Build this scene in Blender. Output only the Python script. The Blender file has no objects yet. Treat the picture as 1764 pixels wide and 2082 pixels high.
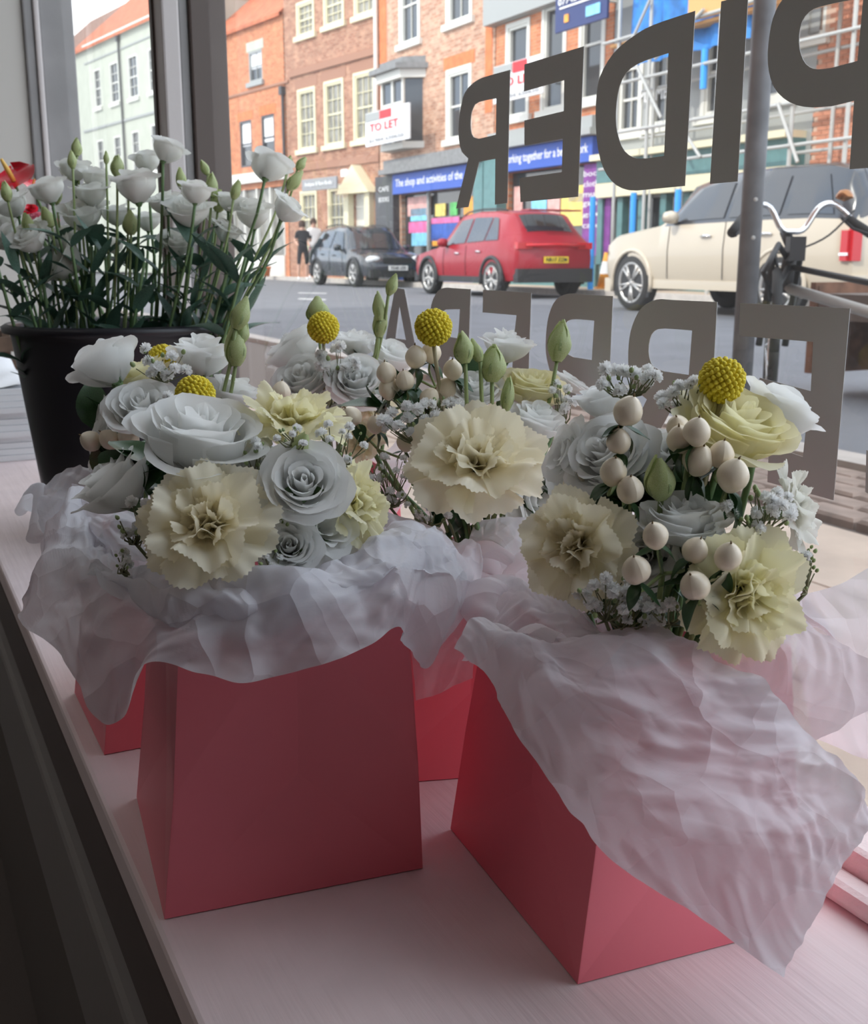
import bpy, bmesh, math, random
import numpy as np
from mathutils import Vector, Matrix, noise
rnd = random.Random(7)
# ------------------------------------------------------------------ camera
FPX = 2250.0; PITCH = math.atan(516/2250.0); CAMH = 0.40
SP, CP = math.sin(PITCH), math.cos(PITCH)
sc = bpy.context.scene
cam_d = bpy.data.cameras.new('camera'); cam = bpy.data.objects.new('camera', cam_d)
sc.collection.objects.link(cam); sc.camera = cam
cam.location = (0, 0, CAMH); cam.rotation_euler = (math.pi/2 - PITCH, 0, 0)
cam_d.sensor_fit = 'HORIZONTAL'; cam_d.sensor_width = 36; cam_d.lens = FPX/1764*36
cam_d.clip_start = 0.02; cam_d.clip_end = 400
cam_d.dof.use_dof = True; cam_d.dof.focus_distance = 0.72; cam_d.dof.aperture_fstop = 26
sc.view_settings.view_transform = 'Standard'; sc.view_settings.look = 'None'
sc.view_settings.gamma = 1; sc.view_settings.exposure = 0.0
sc.view_settings.use_curve_mapping = False
sc.cycles.max_bounces = 8; sc.cycles.transparent_max_bounces = 16
# ------------------------------------------------------------------ sky
world = bpy.data.worlds.new('world'); sc.world = world; world.use_nodes = True
wn = world.node_tree; wn.nodes.clear()
bgn = wn.nodes.new('ShaderNodeBackground'); wo = wn.nodes.new('ShaderNodeOutputWorld')
tc = wn.nodes.new('ShaderNodeTexCoord'); mp = wn.nodes.new('ShaderNodeMapping'); mp.inputs['Scale'].default_value = (1, 1, 2.5)
ns = wn.nodes.new('ShaderNodeTexNoise'); ns.inputs['Scale'].default_value = 2.2; ns.inputs['Detail'].default_value = 6
cr = wn.nodes.new('ShaderNodeValToRGB')
cr.color_ramp.elements[0].position = 0.40; cr.color_ramp.elements[0].color = (0.62, 0.74, 0.92, 1)
cr.color_ramp.elements[1].position = 0.60; cr.color_ramp.elements[1].color = (0.97, 0.97, 0.97, 1)
wn.links.new(tc.outputs['Generated'], mp.inputs['Vector']); wn.links.new(mp.outputs[0], ns.inputs['Vector'])
wn.links.new(ns.outputs['Fac'], cr.inputs['Fac']); wn.links.new(cr.outputs['Color'], bgn.inputs['Color'])
wn.links.new(bgn.outputs[0], wo.inputs[0]); bgn.inputs['Strength'].default_value = 2.75
# ------------------------------------------------------------------ sun (behind our building, lights the far side of the street)
sd = bpy.data.lights.new('sun', 'SUN'); sd.energy = 2.5; sd.angle = 0.01; sd.color = (1, 0.95, 0.86)
so = bpy.data.objects.new('sun', sd); sc.collection.objects.link(so)
SUNV = Vector((-0.62, -0.50, 0.66)).normalized()
so.rotation_euler = SUNV.to_track_quat('Z', 'Y').to_euler(); so.location = (0, 0, 20)
# ------------------------------------------------------------------ unseen fill lights added in the room to brighten the camera side
def room_fill(x, y, z, sx, sy, e, col=(1, 0.93, 0.88)):
    d = bpy.data.lights.new('room_fill_light', 'AREA'); d.shape = 'RECTANGLE'; d.size = sx; d.size_y = sy
    d.energy = e; d.color = col
    o = bpy.data.objects.new('room_fill_light', d); sc.collection.objects.link(o); o.location = (x, y, z)
FILL_E = 4.2

# ------------------------------------------------------------------ geometry helpers
def rdir(px, py):
    u = px-882.0; v = py-1041.0
    return np.array((u, FPX*CP - v*SP, -(FPX*SP + v*CP)))
def W(px, py, y):
    d = rdir(px, py); k = y/d[1]
    return Vector((d[0]*k, y, CAMH + d[2]*k))
def onz(px, py, z):
    d = rdir(px, py); k = (z-CAMH)/d[2]
    return Vector((d[0]*k, d[1]*k, z))
OX, OY = 0.288, 0.668
AD = np.array((-0.446, 0.895)); AD = AD/np.linalg.norm(AD); ND = np.array((AD[1], -AD[0]))
def L(a, n, z=0.0):          # a: along the shop window (away), n: outwards through the glass
    return Vector((OX + a*AD[0] + n*ND[0], OY + a*AD[1] + n*ND[1], z))
AROT = math.atan2(AD[1], AD[0])
ON = OX*ND[0] + OY*ND[1]; OA = OX*AD[0] + OY*AD[1]
def onn(px, py, n):          # intersect with the vertical plane n = const -> (a, z)
    d = rdir(px, py); k = (n+ON)/(d[0]*ND[0] + d[1]*ND[1])
    return (k*(d[0]*AD[0] + d[1]*AD[1]) - OA, CAMH + d[2]*k)
RIGHT = Vector((1, 0, 0)); UP = Vector((0, SP, CP)); TOCAM = Vector((0, -CP, SP))

COL = sc.collection
labels = {}
def tag(o, label=None, cat=None, group=None, kind=None):
    if label:
        if label in labels and not group: print('DUP LABEL', label)
        labels[label] = 1; o['label'] = label
    if cat: o['category'] = cat
    if group: o['group'] = group
    if kind: o['kind'] = kind
    return o
def empty(name, loc, label=None, cat=None, rz=0.0, group=None, kind=None):
    o = bpy.data.objects.new(name, None); COL.objects.link(o); o.location = loc; o.rotation_euler = (0, 0, rz)
    o.empty_display_size = 0.02
    return tag(o, label, cat, group, kind)
def link(name, me, parent=None, mat4=None):
    o = bpy.data.objects.new(name, me); COL.objects.link(o)
    if parent is not None: o.parent = parent
    if mat4 is not None: o.matrix_basis = mat4
    return o
class MB:
    def __init__(s): s.v = []; s.f = []
    def add(s, vs, fs):
        b = len(s.v); s.v += [tuple(p) for p in vs]; s.f += [tuple(i+b for i in f) for f in fs]; return s
    def box(s, x0, x1, y0, y1, z0, z1):
        return s.hexa([(x0,y0),(x1,y0),(x1,y1),(x0,y1)], z0, z1)
    def hexa(s, q, z0, z1):
        vs = [(p[0], p[1], z0) for p in q] + [(p[0], p[1], z1) for p in q]
        return s.add(vs, [(3,2,1,0),(4,5,6,7),(0,1,5,4),(1,2,6,5),(2,3,7,6),(3,0,4,7)])
    def lbox(s, a0, a1, n0, n1, z0, z1):        # a box in window coordinates
        q = [L(a0, n0), L(a0, n1), L(a1, n1), L(a1, n0)]
        return s.hexa([(p.x, p.y) for p in q], z0, z1)
    def prism(s, pts, off):      # pts planar list of Vector, off Vector
        n = len(pts); vs = [Vector(p) for p in pts] + [Vector(p)+off for p in pts]
        fs = [tuple(range(n))[::-1], tuple(range(n, 2*n))] + [(i, (i+1) % n, (i+1) % n+n, i+n) for i in range(n)]
        return s.add(vs, fs)
    def tube(s, pts, r, seg=8, cap=True):
        pts = [Vector(p) for p in pts]; n = len(pts)
        rr = r if isinstance(r, (list, tuple)) else [r]*n
        vs = []; fs = []; prev = None
        for i, p in enumerate(pts):
            t = (pts[min(i+1, n-1)] - pts[max(i-1, 0)])
            t = t.normalized() if t.length > 1e-9 else Vector((0, 0, 1))
            if prev is None: x = t.orthogonal().normalized()
            else:
                x = prev - t*prev.dot(t); x = x.normalized() if x.length > 1e-6 else t.orthogonal().normalized()
            prev = x; y = t.cross(x)
            for k in range(seg):
                a = 2*math.pi*k/seg; vs.append(p + (x*math.cos(a) + y*math.sin(a))*rr[i])
        for i in range(n-1):
            for k in range(seg):
                k2 = (k+1) % seg; fs.append((i*seg+k, i*seg+k2, (i+1)*seg+k2, (i+1)*seg+k))
        if cap: fs.append(tuple(range(seg))[::-1]); fs.append(tuple(range((n-1)*seg, n*seg)))
        return s.add(vs, fs)
    def lathe(s, prof, seg=24, M=None, sq=1.0):
        vs = []; fs = []
        for (r, z) in prof:
            for k in range(seg):
                a = 2*math.pi*k/seg; vs.append(Vector((r*math.cos(a), r*math.sin(a)*sq, z)))
        n = len(prof)
        for i in range(n-1):
            for k in range(seg):
                k2 = (k+1) % seg; fs.append((i*seg+k, i*seg+k2, (i+1)*seg+k2, (i+1)*seg+k))
        if M is not None: vs = [M @ v for v in vs]
        return s.add(vs, fs)
    def grid(s, P):              # P array [nv][nu] of points
        nv = len(P); nu = len(P[0])
        return s.add([p for row in P for p in row],
                     [(j*nu+i, j*nu+i+1, (j+1)*nu+i+1, (j+1)*nu+i) for j in range(nv-1) for i in range(nu-1)])
    def mesh(s, name, mat, smooth=False):
        me = bpy.data.meshes.new(name); me.from_pydata([tuple(v) for v in s.v], [], s.f)
        if mat: me.materials.append(mat)
        if smooth: me.polygons.foreach_set('use_smooth', [True]*len(me.polygons))
        me.update(); return me
    def obj(s, name, mat, parent=None, smooth=False, mat4=None):
        return link(name, s.mesh(name, mat, smooth), parent, mat4)
def bevel(o, w, seg=2):
    m = o.modifiers.new('bevel', 'BEVEL'); m.width = w; m.segments = seg; m.limit_method = 'ANGLE'; return o
def catmull(pts, n):
    pts = [np.array(p, float) for p in pts]
    if len(pts) == 2: return [pts[0]*(1-t) + pts[1]*t for t in np.linspace(0, 1, n)]
    P = [2*pts[0]-pts[1]] + pts + [2*pts[-1]-pts[-2]]
    m = len(pts)-1; out = []
    for t in np.linspace(0, m, n):
        i = min(int(t), m-1); f = t-i; a, b, c, d = P[i:i+4]
        out.append(0.5*((2*b) + (c-a)*f + (2*a-5*b+4*c-d)*f*f + (-a+3*b-3*c+d)*f**3))
    return out

# ------------------------------------------------------------------ materials
MATS = {}
def mat(name, col, rough=0.6, metal=0.0, spec=0.5, noise_amt=0.0, scale=8.0, bump=0.0, bscale=60.0, transl=0.0, transp=0.0, coat=0.0, col2=None, tcol=None, sheen=0.0):
    m = bpy.data.materials.new(name); m.use_nodes = True; nt = m.node_tree; N = nt.nodes
    b = N['Principled BSDF']; b.inputs['Base Color'].default_value = (*col, 1); b.inputs['Roughness'].default_value = rough
    b.inputs['Metallic'].default_value = metal; b.inputs['Specular IOR Level'].default_value = spec
    b.inputs['Coat Weight'].default_value = coat
    out = N['Material Output']; t = N.new('ShaderNodeTexCoord')
    colsock = None
    if noise_amt > 0 or col2:
        n = N.new('ShaderNodeTexNoise'); n.inputs['Scale'].default_value = scale; n.inputs['Detail'].default_value = 5
        nt.links.new(t.outputs['Object'], n.inputs['Vector'])
        r = N.new('ShaderNodeValToRGB'); r.color_ramp.elements[0].position = 0.35; r.color_ramp.elements[1].position = 0.68
        c2 = col2 or tuple(min(1, c*(1+noise_amt)) for c in col)
        c1 = col if col2 else tuple(c*(1-noise_amt) for c in col)
        r.color_ramp.elements[0].color = (*c1, 1); r.color_ramp.elements[1].color = (*c2, 1)
        nt.links.new(n.outputs['Fac'], r.inputs['Fac']); colsock = r.outputs['Color']
        nt.links.new(colsock, b.inputs['Base Color'])
    if bump > 0:
        n2 = N.new('ShaderNodeTexNoise'); n2.inputs['Scale'].default_value = bscale; n2.inputs['Detail'].default_value = 4
        nt.links.new(t.outputs['Object'], n2.inputs['Vector'])
        bp = N.new('ShaderNodeBump'); bp.inputs['Strength'].default_value = bump; bp.inputs['Distance'].default_value = 0.002
        nt.links.new(n2.outputs['Fac'], bp.inputs['Height']); nt.links.new(bp.outputs[0], b.inputs['Normal'])
    sh = b.outputs[0]
    if transl > 0:
        tr = N.new('ShaderNodeBsdfTranslucent'); tr.inputs['Color'].default_value = (*(tcol or col), 1)
        if colsock and not tcol: nt.links.new(colsock, tr.inputs['Color'])
        mx = N.new('ShaderNodeMixShader'); mx.inputs[0].default_value = transl
        nt.links.new(sh, mx.inputs[1]); nt.links.new(tr.outputs[0], mx.inputs[2]); sh = mx.outputs[0]
    if transp > 0:
        tp = N.new('ShaderNodeBsdfTransparent'); mx = N.new('ShaderNodeMixShader'); mx.inputs[0].default_value = transp
        nt.links.new(sh, mx.inputs[1]); nt.links.new(tp.outputs[0], mx.inputs[2]); sh = mx.outputs[0]
    nt.links.new(sh, out.inputs['Surface'])
    MATS[name] = m; return m
def brickmat(name, c1, c2, mortar, scale=1.0):
    m = bpy.data.materials.new(name); m.use_nodes = True; nt = m.node_tree; N = nt.nodes; b = N['Principled BSDF']
    t = N.new('ShaderNodeTexCoord'); sx = N.new('ShaderNodeSeparateXYZ'); cx = N.new('ShaderNodeCombineXYZ')
    nt.links.new(t.outputs['Object'], sx.inputs[0]); nt.links.new(sx.outputs[0], cx.inputs[0]); nt.links.new(sx.outputs[2], cx.inputs[1])
    br = N.new('ShaderNodeTexBrick'); br.inputs['Scale'].default_value = 1.0
    br.inputs['Color1'].default_value = (*c1, 1); br.inputs['Color2'].default_value = (*c2, 1); br.inputs['Mortar'].default_value = (*mortar, 1)
    br.inputs['Brick Width'].default_value = 0.225*scale; br.inputs['Row Height'].default_value = 0.075*scale; br.inputs['Mortar Size'].default_value = 0.008*scale
    nt.links.new(cx.outputs[0], br.inputs['Vector'])
    n = N.new('ShaderNodeTexNoise'); n.inputs['Scale'].default_value = 3.0; n.inputs['Detail'].default_value = 8; n.inputs['Roughness'].default_value = 0.7
    nt.links.new(t.outputs['Object'], n.inputs['Vector'])
    rp = N.new('ShaderNodeValToRGB'); rp.color_ramp.elements[0].position = 0.3; rp.color_ramp.elements[0].color = (0.62, 0.60, 0.60, 1)
    rp.color_ramp.elements[1].position = 0.7; rp.color_ramp.elements[1].color = (1.15, 1.12, 1.08, 1)
    mx = N.new('ShaderNodeMix'); mx.data_type = 'RGBA'; mx.blend_type = 'MULTIPLY'; mx.inputs[0].default_value = 1.0
    nt.links.new(n.outputs['Fac'], rp.inputs['Fac']); nt.links.new(br.outputs['Color'], mx.inputs[6]); nt.links.new(rp.outputs['Color'], mx.inputs[7])
    nt.links.new(mx.outputs[2], b.inputs['Base Color']); b.inputs['Roughness'].default_value = 0.9
    MATS[name] = m; return m
def glassmat(name, tint, base_refl=0.04, dust=0.0):
    m = bpy.data.materials.new(name); m.use_nodes = True; nt = m.node_tree; N = nt.nodes; N.remove(N['Principled BSDF'])
    tp = N.new('ShaderNodeBsdfTransparent'); tp.inputs[0].default_value = (*tint, 1)
    gl = N.new('ShaderNodeBsdfGlossy'); gl.inputs['Roughness'].default_value = 0.02
    lw = N.new('ShaderNodeLayerWeight'); lw.inputs['Blend'].default_value = 0.5
    pw = N.new('ShaderNodeMath'); pw.operation = 'POWER'; pw.inputs[1].default_value = 5.0; nt.links.new(lw.outputs['Facing'], pw.inputs[0])
    fr = N.new('ShaderNodeMath'); fr.operation = 'MULTIPLY_ADD'; fr.inputs[1].default_value = 0.7; fr.inputs[2].default_value = base_refl; nt.links.new(pw.outputs[0], fr.inputs[0])
    mx = N.new('ShaderNodeMixShader'); nt.links.new(fr.outputs[0], mx.inputs[0]); nt.links.new(tp.outputs[0], mx.inputs[1]); nt.links.new(gl.outputs[0], mx.inputs[2])
    sh = mx.outputs[0]
    if dust > 0:
        tl = N.new('ShaderNodeBsdfTranslucent'); tl.inputs[0].default_value = (0.9, 0.88, 0.84, 1)
        t = N.new('ShaderNodeTexCoord'); n = N.new('ShaderNodeTexNoise'); n.inputs['Scale'].default_value = 5; n.inputs['Detail'].default_value = 8
        nt.links.new(t.outputs['Object'], n.inputs['Vector'])
        mr = N.new('ShaderNodeMapRange'); mr.inputs[1].default_value = 0.35; mr.inputs[2].default_value = 0.75; mr.inputs[3].default_value = dust*0.5; mr.inputs[4].default_value = dust*1.6
        nt.links.new(n.outputs['Fac'], mr.inputs[0])
        m2 = N.new('ShaderNodeMixShader'); nt.links.new(mr.outputs[0], m2.inputs[0]); nt.links.new(sh, m2.inputs[1]); nt.links.new(tl.outputs[0], m2.inputs[2]); sh = m2.outputs[0]
    nt.links.new(sh, N['Material Output'].inputs['Surface']); MATS[name] = m; return m
mat('sill_paint', (0.80, 0.67, 0.665), 0.5, bump=0.5, bscale=40, noise_amt=0.04, scale=14)
nt = MATS['sill_paint'].node_tree; mpp = nt.nodes.new('ShaderNodeMapping'); mpp.vector_type = 'TEXTURE'; mpp.inputs['Rotation'].default_value = (0, 0, AROT); mpp.inputs['Scale'].default_value = (9, .45, 1)   # brushed grain along the board
tcc = [n for n in nt.nodes if n.bl_idname == 'ShaderNodeTexCoord'][0]; nt.links.new(tcc.outputs['Object'], mpp.inputs['Vector'])
bpn = [n for n in nt.nodes if n.bl_idname == 'ShaderNodeBump'][0]; nt.links.new(mpp.outputs[0], bpn.inputs['Height'].links[0].from_node.inputs['Vector'])
mat('frame_grey', (0.30, 0.295, 0.295), 0.45, bump=0.2, bscale=40, noise_amt=0.08)
mat('frame_light', (0.62, 0.58, 0.57), 0.45, bump=0.2, bscale=40)
mat('frame_brown', (0.10, 0.075, 0.065), 0.45)
mat('rail_paint', (0.80, 0.70, 0.68), 0.4, bump=0.6, bscale=120)
mat('plaster', (0.60, 0.58, 0.54), 0.8)
mat('apron_shade', (0.10, 0.075, 0.07), 0.6)  # recess shadow under the sill nosing, painted in as a dark colour
mat('apron_grey', (0.22, 0.20, 0.19), 0.6, bump=0.3, bscale=40)
mat('room_dark', (0.35, 0.32, 0.30), 0.9)
mat('floor_dark', (0.12, 0.10, 0.09), 0.8)
glassmat('shop_glass', (0.97, 0.985, 0.98), dust=0.022)
mat('vinyl', (0.54, 0.535, 0.515), 0.6)
mat('tissue', (0.86, 0.86, 0.90), 0.5, transl=0.45, transp=0.09, spec=0.35)
mat('tissue2', (0.86, 0.83, 0.86), 0.5, transl=0.48, transp=0.20, spec=0.35)
for q_ in ('tissue', 'tissue2'):          # creases pressed into the paper
    nt = MATS[q_].node_tree; N = nt.nodes; t = N.new('ShaderNodeTexCoord'); nw = N.new('ShaderNodeTexNoise'); nw.inputs['Scale'].default_value = 9
    ad = N.new('ShaderNodeMix'); ad.data_type = 'RGBA'; ad.inputs[0].default_value = 0.06; nt.links.new(t.outputs['Object'], nw.inputs['Vector'])
    nt.links.new(t.outputs['Object'], ad.inputs[6]); nt.links.new(nw.outputs['Color'], ad.inputs[7]); last = None
    for sc_, dist in ((12, .02), (30, .012)):
        v = N.new('ShaderNodeTexVoronoi'); v.inputs['Scale'].default_value = sc_; nt.links.new(ad.outputs[2], v.inputs['Vector'])
        b = N.new('ShaderNodeBump'); b.inputs['Strength'].default_value = 0.8; b.inputs['Distance'].default_value = dist
        nt.links.new(v.outputs['Distance'], b.inputs['Height'])
        if last: nt.links.new(last.outputs[0], b.inputs['Normal'])
        last = b
    for nd in N:
        if nd.bl_idname in ('ShaderNodeBsdfPrincipled', 'ShaderNodeBsdfTranslucent'): nt.links.new(last.outputs[0], nd.inputs['Normal'])
mat('pink_card', (0.84, 0.19, 0.24), 0.42, spec=0.5)
mat('rose_white', (0.93, 0.93, 0.91), 0.6, transl=0.50, spec=0.2, bump=0.15, bscale=150)
mat('rose_cream', (0.95, 0.90, 0.69), 0.6, transl=0.48, spec=0.2, tcol=(0.97, 0.94, 0.64), bump=0.15, bscale=150)
mat('carn_cream', (0.96, 0.91, 0.75), 0.65, transl=0.46, spec=0.15, tcol=(0.98, 0.91, 0.70), bump=0.15, bscale=150)
mat('carn_white', (0.93, 0.92, 0.86), 0.65, transl=0.4, spec=0.15)
mat('lis_white', (0.90, 0.90, 0.86), 0.6, transl=0.45, spec=0.2)
mat('lis_green', (0.45, 0.52, 0.26), 0.5, transl=0.25, col2=(0.62, 0.66, 0.42), scale=60)
mat('bud_green', (0.42, 0.52, 0.18), 0.45, transl=0.25, col2=(0.66, 0.70, 0.42), scale=70)
mat('stem_green', (0.13, 0.22, 0.09), 0.5)
mat('stem_pale', (0.30, 0.38, 0.16), 0.5)
mat('leaf_dark', (0.035, 0.085, 0.03), 0.35, transl=0.12, spec=0.5, noise_amt=0.25, scale=60)
mat('leaf_blue', (0.07, 0.14, 0.10), 0.45, transl=0.12, noise_amt=0.25, scale=40)
mat('berry', (0.88, 0.77, 0.60), 0.28, spec=0.5, noise_amt=0.05, scale=80)
mat('berry_tip', (0.20, 0.13, 0.05), 0.7)
mat('crasp', (0.66, 0.52, 0.02), 0.7, col2=(0.88, 0.74, 0.07), scale=200)
mat('crasp_stem', (0.50, 0.45, 0.30), 0.7)
mat('gyp_white', (0.94, 0.94, 0.93), 0.7, transl=0.45)
mat('gyp_stem', (0.20, 0.21, 0.11), 0.7)
mat('bucket_black', (0.012, 0.012, 0.016), 0.42)
mat('anth_red', (0.80, 0.02, 0.05), 0.25, coat=0.5)
mat('anth_spadix', (0.9, 0.55, 0.12), 0.5)
mat('pink_petal', (0.85, 0.35, 0.45), 0.6, transl=0.3)
mat('paper_white', (0.85, 0.86, 0.88), 0.7)
mat('crate_wood', (0.14, 0.09, 0.06), 0.8, noise_amt=0.3, scale=20)
brickmat('brick_orange', (0.56, 0.18, 0.08), (0.68, 0.27, 0.13), (0.55, 0.33, 0.22))
brickmat('brick_brown', (0.34, 0.14, 0.085), (0.52, 0.28, 0.18), (0.45, 0.33, 0.26))
brickmat('brick_pale', (0.45, 0.22, 0.14), (0.66, 0.42, 0.30), (0.55, 0.42, 0.33))
mat('brick_trim', (0.66, 0.20, 0.08), 0.9, noise_amt=0.15, scale=4)
mat('brick_near', (0.55, 0.24, 0.15), 0.9, noise_amt=0.2, scale=3)
mat('mortar', (0.60, 0.42, 0.32), 0.95)
mat('render_white', (0.48, 0.50, 0.42), 0.9, noise_amt=0.05, scale=2)
mat('roof_tile', (0.52, 0.16, 0.08), 0.9, noise_amt=0.2, scale=3)
mat('roof_dark', (0.26, 0.15, 0.11), 0.9, noise_amt=0.3, scale=6)
mat('lead_grey', (0.22, 0.22, 0.22), 0.7, noise_amt=0.15)
mat('stone_band', (0.36, 0.19, 0.13), 0.9)
mat('cream_paint', (0.72, 0.66, 0.46), 0.6)
mat('white_paint', (0.70, 0.69, 0.63), 0.6)
mat('dark_paint', (0.06, 0.06, 0.065), 0.5)
mat('grey_paint', (0.34, 0.35, 0.34), 0.6)
mat('teal_paint', (0.10, 0.22, 0.22), 0.5, noise_amt=0.1)
mat('window_dark', (0.05, 0.055, 0.06), 0.08, spec=0.8)
mat('window_curtain', (0.26, 0.25, 0.22), 0.3, noise_amt=0.35, scale=3)
mat('fascia_blue', (0.035, 0.10, 0.46), 0.5)
mat('sign_navy', (0.02, 0.035, 0.14), 0.5)
mat('sign_white', (0.85, 0.85, 0.85), 0.6)
mat('sign_red', (0.70, 0.03, 0.04), 0.6)
mat('sign_grey', (0.30, 0.30, 0.31), 0.6)
mat('tarp_blue', (0.03, 0.22, 0.62), 0.6, noise_amt=0.4, scale=2.5)
mat('pipe_blue', (0.04, 0.34, 0.88), 0.5)
mat('scaf_steel', (0.46, 0.46, 0.44), 0.5, metal=0.3)
mat('scaf_board', (0.66, 0.36, 0.14), 0.8)
for n_, c_ in (('p_orange', (0.85, 0.36, 0.05)), ('p_yellow', (0.85, 0.66, 0.18)), ('p_cyan', (0.25, 0.62, 0.85)), ('p_pink', (0.75, 0.16, 0.38)), ('p_purple', (0.22, 0.05, 0.28)), ('p_green', (0.12, 0.5, 0.14)), ('p_blue', (0.05, 0.12, 0.45)), ('p_salmon', (0.75, 0.42, 0.38)), ('p_lilac', (0.55, 0.50, 0.75))):
    mat(n_, c_, 0.6, noise_amt=0.2, scale=5)
mat('asphalt', (0.15, 0.155, 0.17), 0.85, noise_amt=0.08, scale=2, bump=0.3)
mat('road_line', (0.75, 0.75, 0.72), 0.8)
mat('far_pave', (0.52, 0.40, 0.30), 0.9, noise_amt=0.1, scale=2)
mat('kerb_stone', (0.50, 0.46, 0.42), 0.9, noise_amt=0.1)
mat('slab', (0.50, 0.40, 0.32), 0.9, noise_amt=0.14, scale=5, bump=0.4)
mat('sett', (0.28, 0.21, 0.17), 0.85, noise_amt=0.25, scale=9, bump=0.4)
mat('ground_joint', (0.15, 0.12, 0.10), 0.95)
mat('moss', (0.25, 0.30, 0.08), 0.95)
mat('car_white', (0.58, 0.51, 0.40), 0.3, coat=0.4)
mat('car_red', (0.33, 0.015, 0.028), 0.3, coat=0.15, spec=0.3)
mat('car_black', (0.035, 0.04, 0.05), 0.2, coat=0.6)
mat('car_glass', (0.03, 0.035, 0.045), 0.05, spec=0.9)
mat('rubber', (0.03, 0.03, 0.03), 0.8)
mat('alloy', (0.52, 0.51, 0.49), 0.35, metal=0.6)
mat('chrome', (0.75, 0.75, 0.75), 0.18, metal=1.0)
mat('lamp_red', (0.55, 0.01, 0.02), 0.2)
mat('lamp_clear', (0.8, 0.82, 0.82), 0.1)
mat('plate_yellow', (0.85, 0.60, 0.03), 0.4)
mat('plate_white', (0.82, 0.82, 0.80), 0.4)
mat('black_plastic', (0.02, 0.02, 0.022), 0.5)
mat('galv', (0.15, 0.155, 0.165), 0.55, metal=0.2, noise_amt=0.2, scale=12)
mat('copper', (0.35, 0.16, 0.07), 0.25, metal=0.8)
mat('planter_wood', (0.20, 0.10, 0.06), 0.85, noise_amt=0.4, scale=8)
mat('terracotta', (0.75, 0.22, 0.06), 0.8)
mat('skin', (0.62, 0.36, 0.26), 0.6)
mat('cloth_black', (0.02, 0.02, 0.025), 0.9)
mat('cloth_white', (0.75, 0.72, 0.70), 0.9)
mat('hair_dark', (0.06, 0.03, 0.02), 0.8)
M_ = MATS
# ================================================================== SETTING: shop window and room
SE = -0.439                                    # inner edge of the sill (n)
def struct(mb, name, m, smooth=False, bev=0):
    o = mb.obj(name, M_[m], None, smooth); o['kind'] = 'structure'
    if bev: bevel(o, bev)
    return o
struct(MB().lbox(-1.6, 3.0, SE, -0.028, -0.03, 0.0), 'trim_1', 'sill_paint', bev=0.004)
struct(MB().lbox(-1.6, 3.0, SE, SE+0.02, -0.10, -0.032), 'trim_2', 'apron_shade')
o = struct(MB().lbox(-1.6, 3.0, SE-0.012, SE+0.02, -0.17, -0.105), 'trim_3', 'apron_grey', bev=0.006)
o = struct(MB().lbox(-1.6, 3.0, SE-0.006, SE+0.02, -0.30, -0.172), 'trim_4', 'apron_grey', bev=0.004)
struct(MB().lbox(-1.6, 3.0, SE, SE+0.02, -0.75, -0.302), 'wall_apron', 'floor_dark')
# bottom rail of the window: stepped timber
r_ = MB().lbox(-1.6, 3.0, -0.028, 0.03, -0.03, 0.030)
struct(r_, 'trim_5', 'rail_paint', bev=0.006)
struct(MB().lbox(-1.6, 3.0, -0.050, -0.028, 0.0005, 0.016), 'trim_6', 'rail_paint', bev=0.006)
# mullion (stepped) and end jamb
TOP = 2.35
struct(MB().lbox(1.50, 1.565, -0.080, -0.050, 0.0, TOP), 'trim_7', 'frame_light', bev=0.004)
struct(MB().lbox(1.507, 1.558, -0.050, -0.033, 0.0, TOP), 'trim_8', 'frame_grey', bev=0.003)
struct(MB().lbox(1.498, 1.567, -0.033, 0.03, 0.0, TOP), 'trim_9', 'frame_brown', bev=0.003)
struct(MB().lbox(1.552, 1.570, -0.084, -0.078, 0.0, TOP), 'trim_10', 'frame_brown')
struct(MB().lbox(2.99, 3.06, -0.062, 0.03, 0.0, TOP), 'trim_11', 'frame_grey', bev=0.004)
struct(MB().lbox(2.975, 3.06, -0.078, -0.0625, 0.0, TOP), 'trim_12', 'frame_light', bev=0.005)
struct(MB().lbox(2.985, 3.06, -0.105, -0.0785, 0.0, TOP), 'trim_13', 'frame_grey', bev=0.005)
struct(MB().lbox(3.0, 3.12, -4.5, -0.106, -0.75, 2.4), 'wall_left', 'plaster')
# panes
def pane(a0, a1, name):
    q = [L(a0, 0, 0.03), L(a1, 0, 0.03), L(a1, 0, TOP), L(a0, 0, TOP)]
    o = MB().add(q, [(0, 1, 2, 3)]).obj(name, M_['shop_glass']); o['kind'] = 'structure'
pane(-0.42, 1.498, 'window_1'); pane(1.567, 2.99, 'window_2')
# rest of the room
struct(MB().lbox(-1.62, 3.1, -0.03, 0.10, TOP, 7.2), 'wall_front', 'brick_brown')
struct(MB().lbox(-1.62, 3.1, -0.12, -0.03, TOP, 2.4), 'trim_14', 'frame_grey')
struct(MB().lbox(3.12, 14.0, -0.20, 0.02, -0.35, 7.2), 'wall_street_left', 'brick_brown')
struct(MB().lbox(-12, -1.62, -0.10, 0.25, -0.35, 7.2), 'wall_street_right', 'brick_brown')
struct(MB().lbox(-1.74, -1.62, -4.5, -0.10, -0.75, 2.4), 'wall_right', 'room_dark')
struct(MB().lbox(-1.62, -0.50, -0.10, 0.05, 0.001, TOP), 'wall_near_blocker', 'room_dark')  # unseen wall added to keep window light off the bag fronts
struct(MB().lbox(-0.499, -0.42, -0.06, 0.03, 0.031, TOP), 'trim_15', 'frame_grey', bev=0.004)  # unseen jamb added with it, ends the pane early to darken the foreground
struct(MB().lbox(-1.74, 3.12, -4.6, -4.5, -0.75, 2.4), 'wall_back', 'room_dark')
struct(MB().lbox(-1.74, 3.12, -4.6, -0.12, 2.4, 2.5), 'ceiling', 'plaster')
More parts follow.
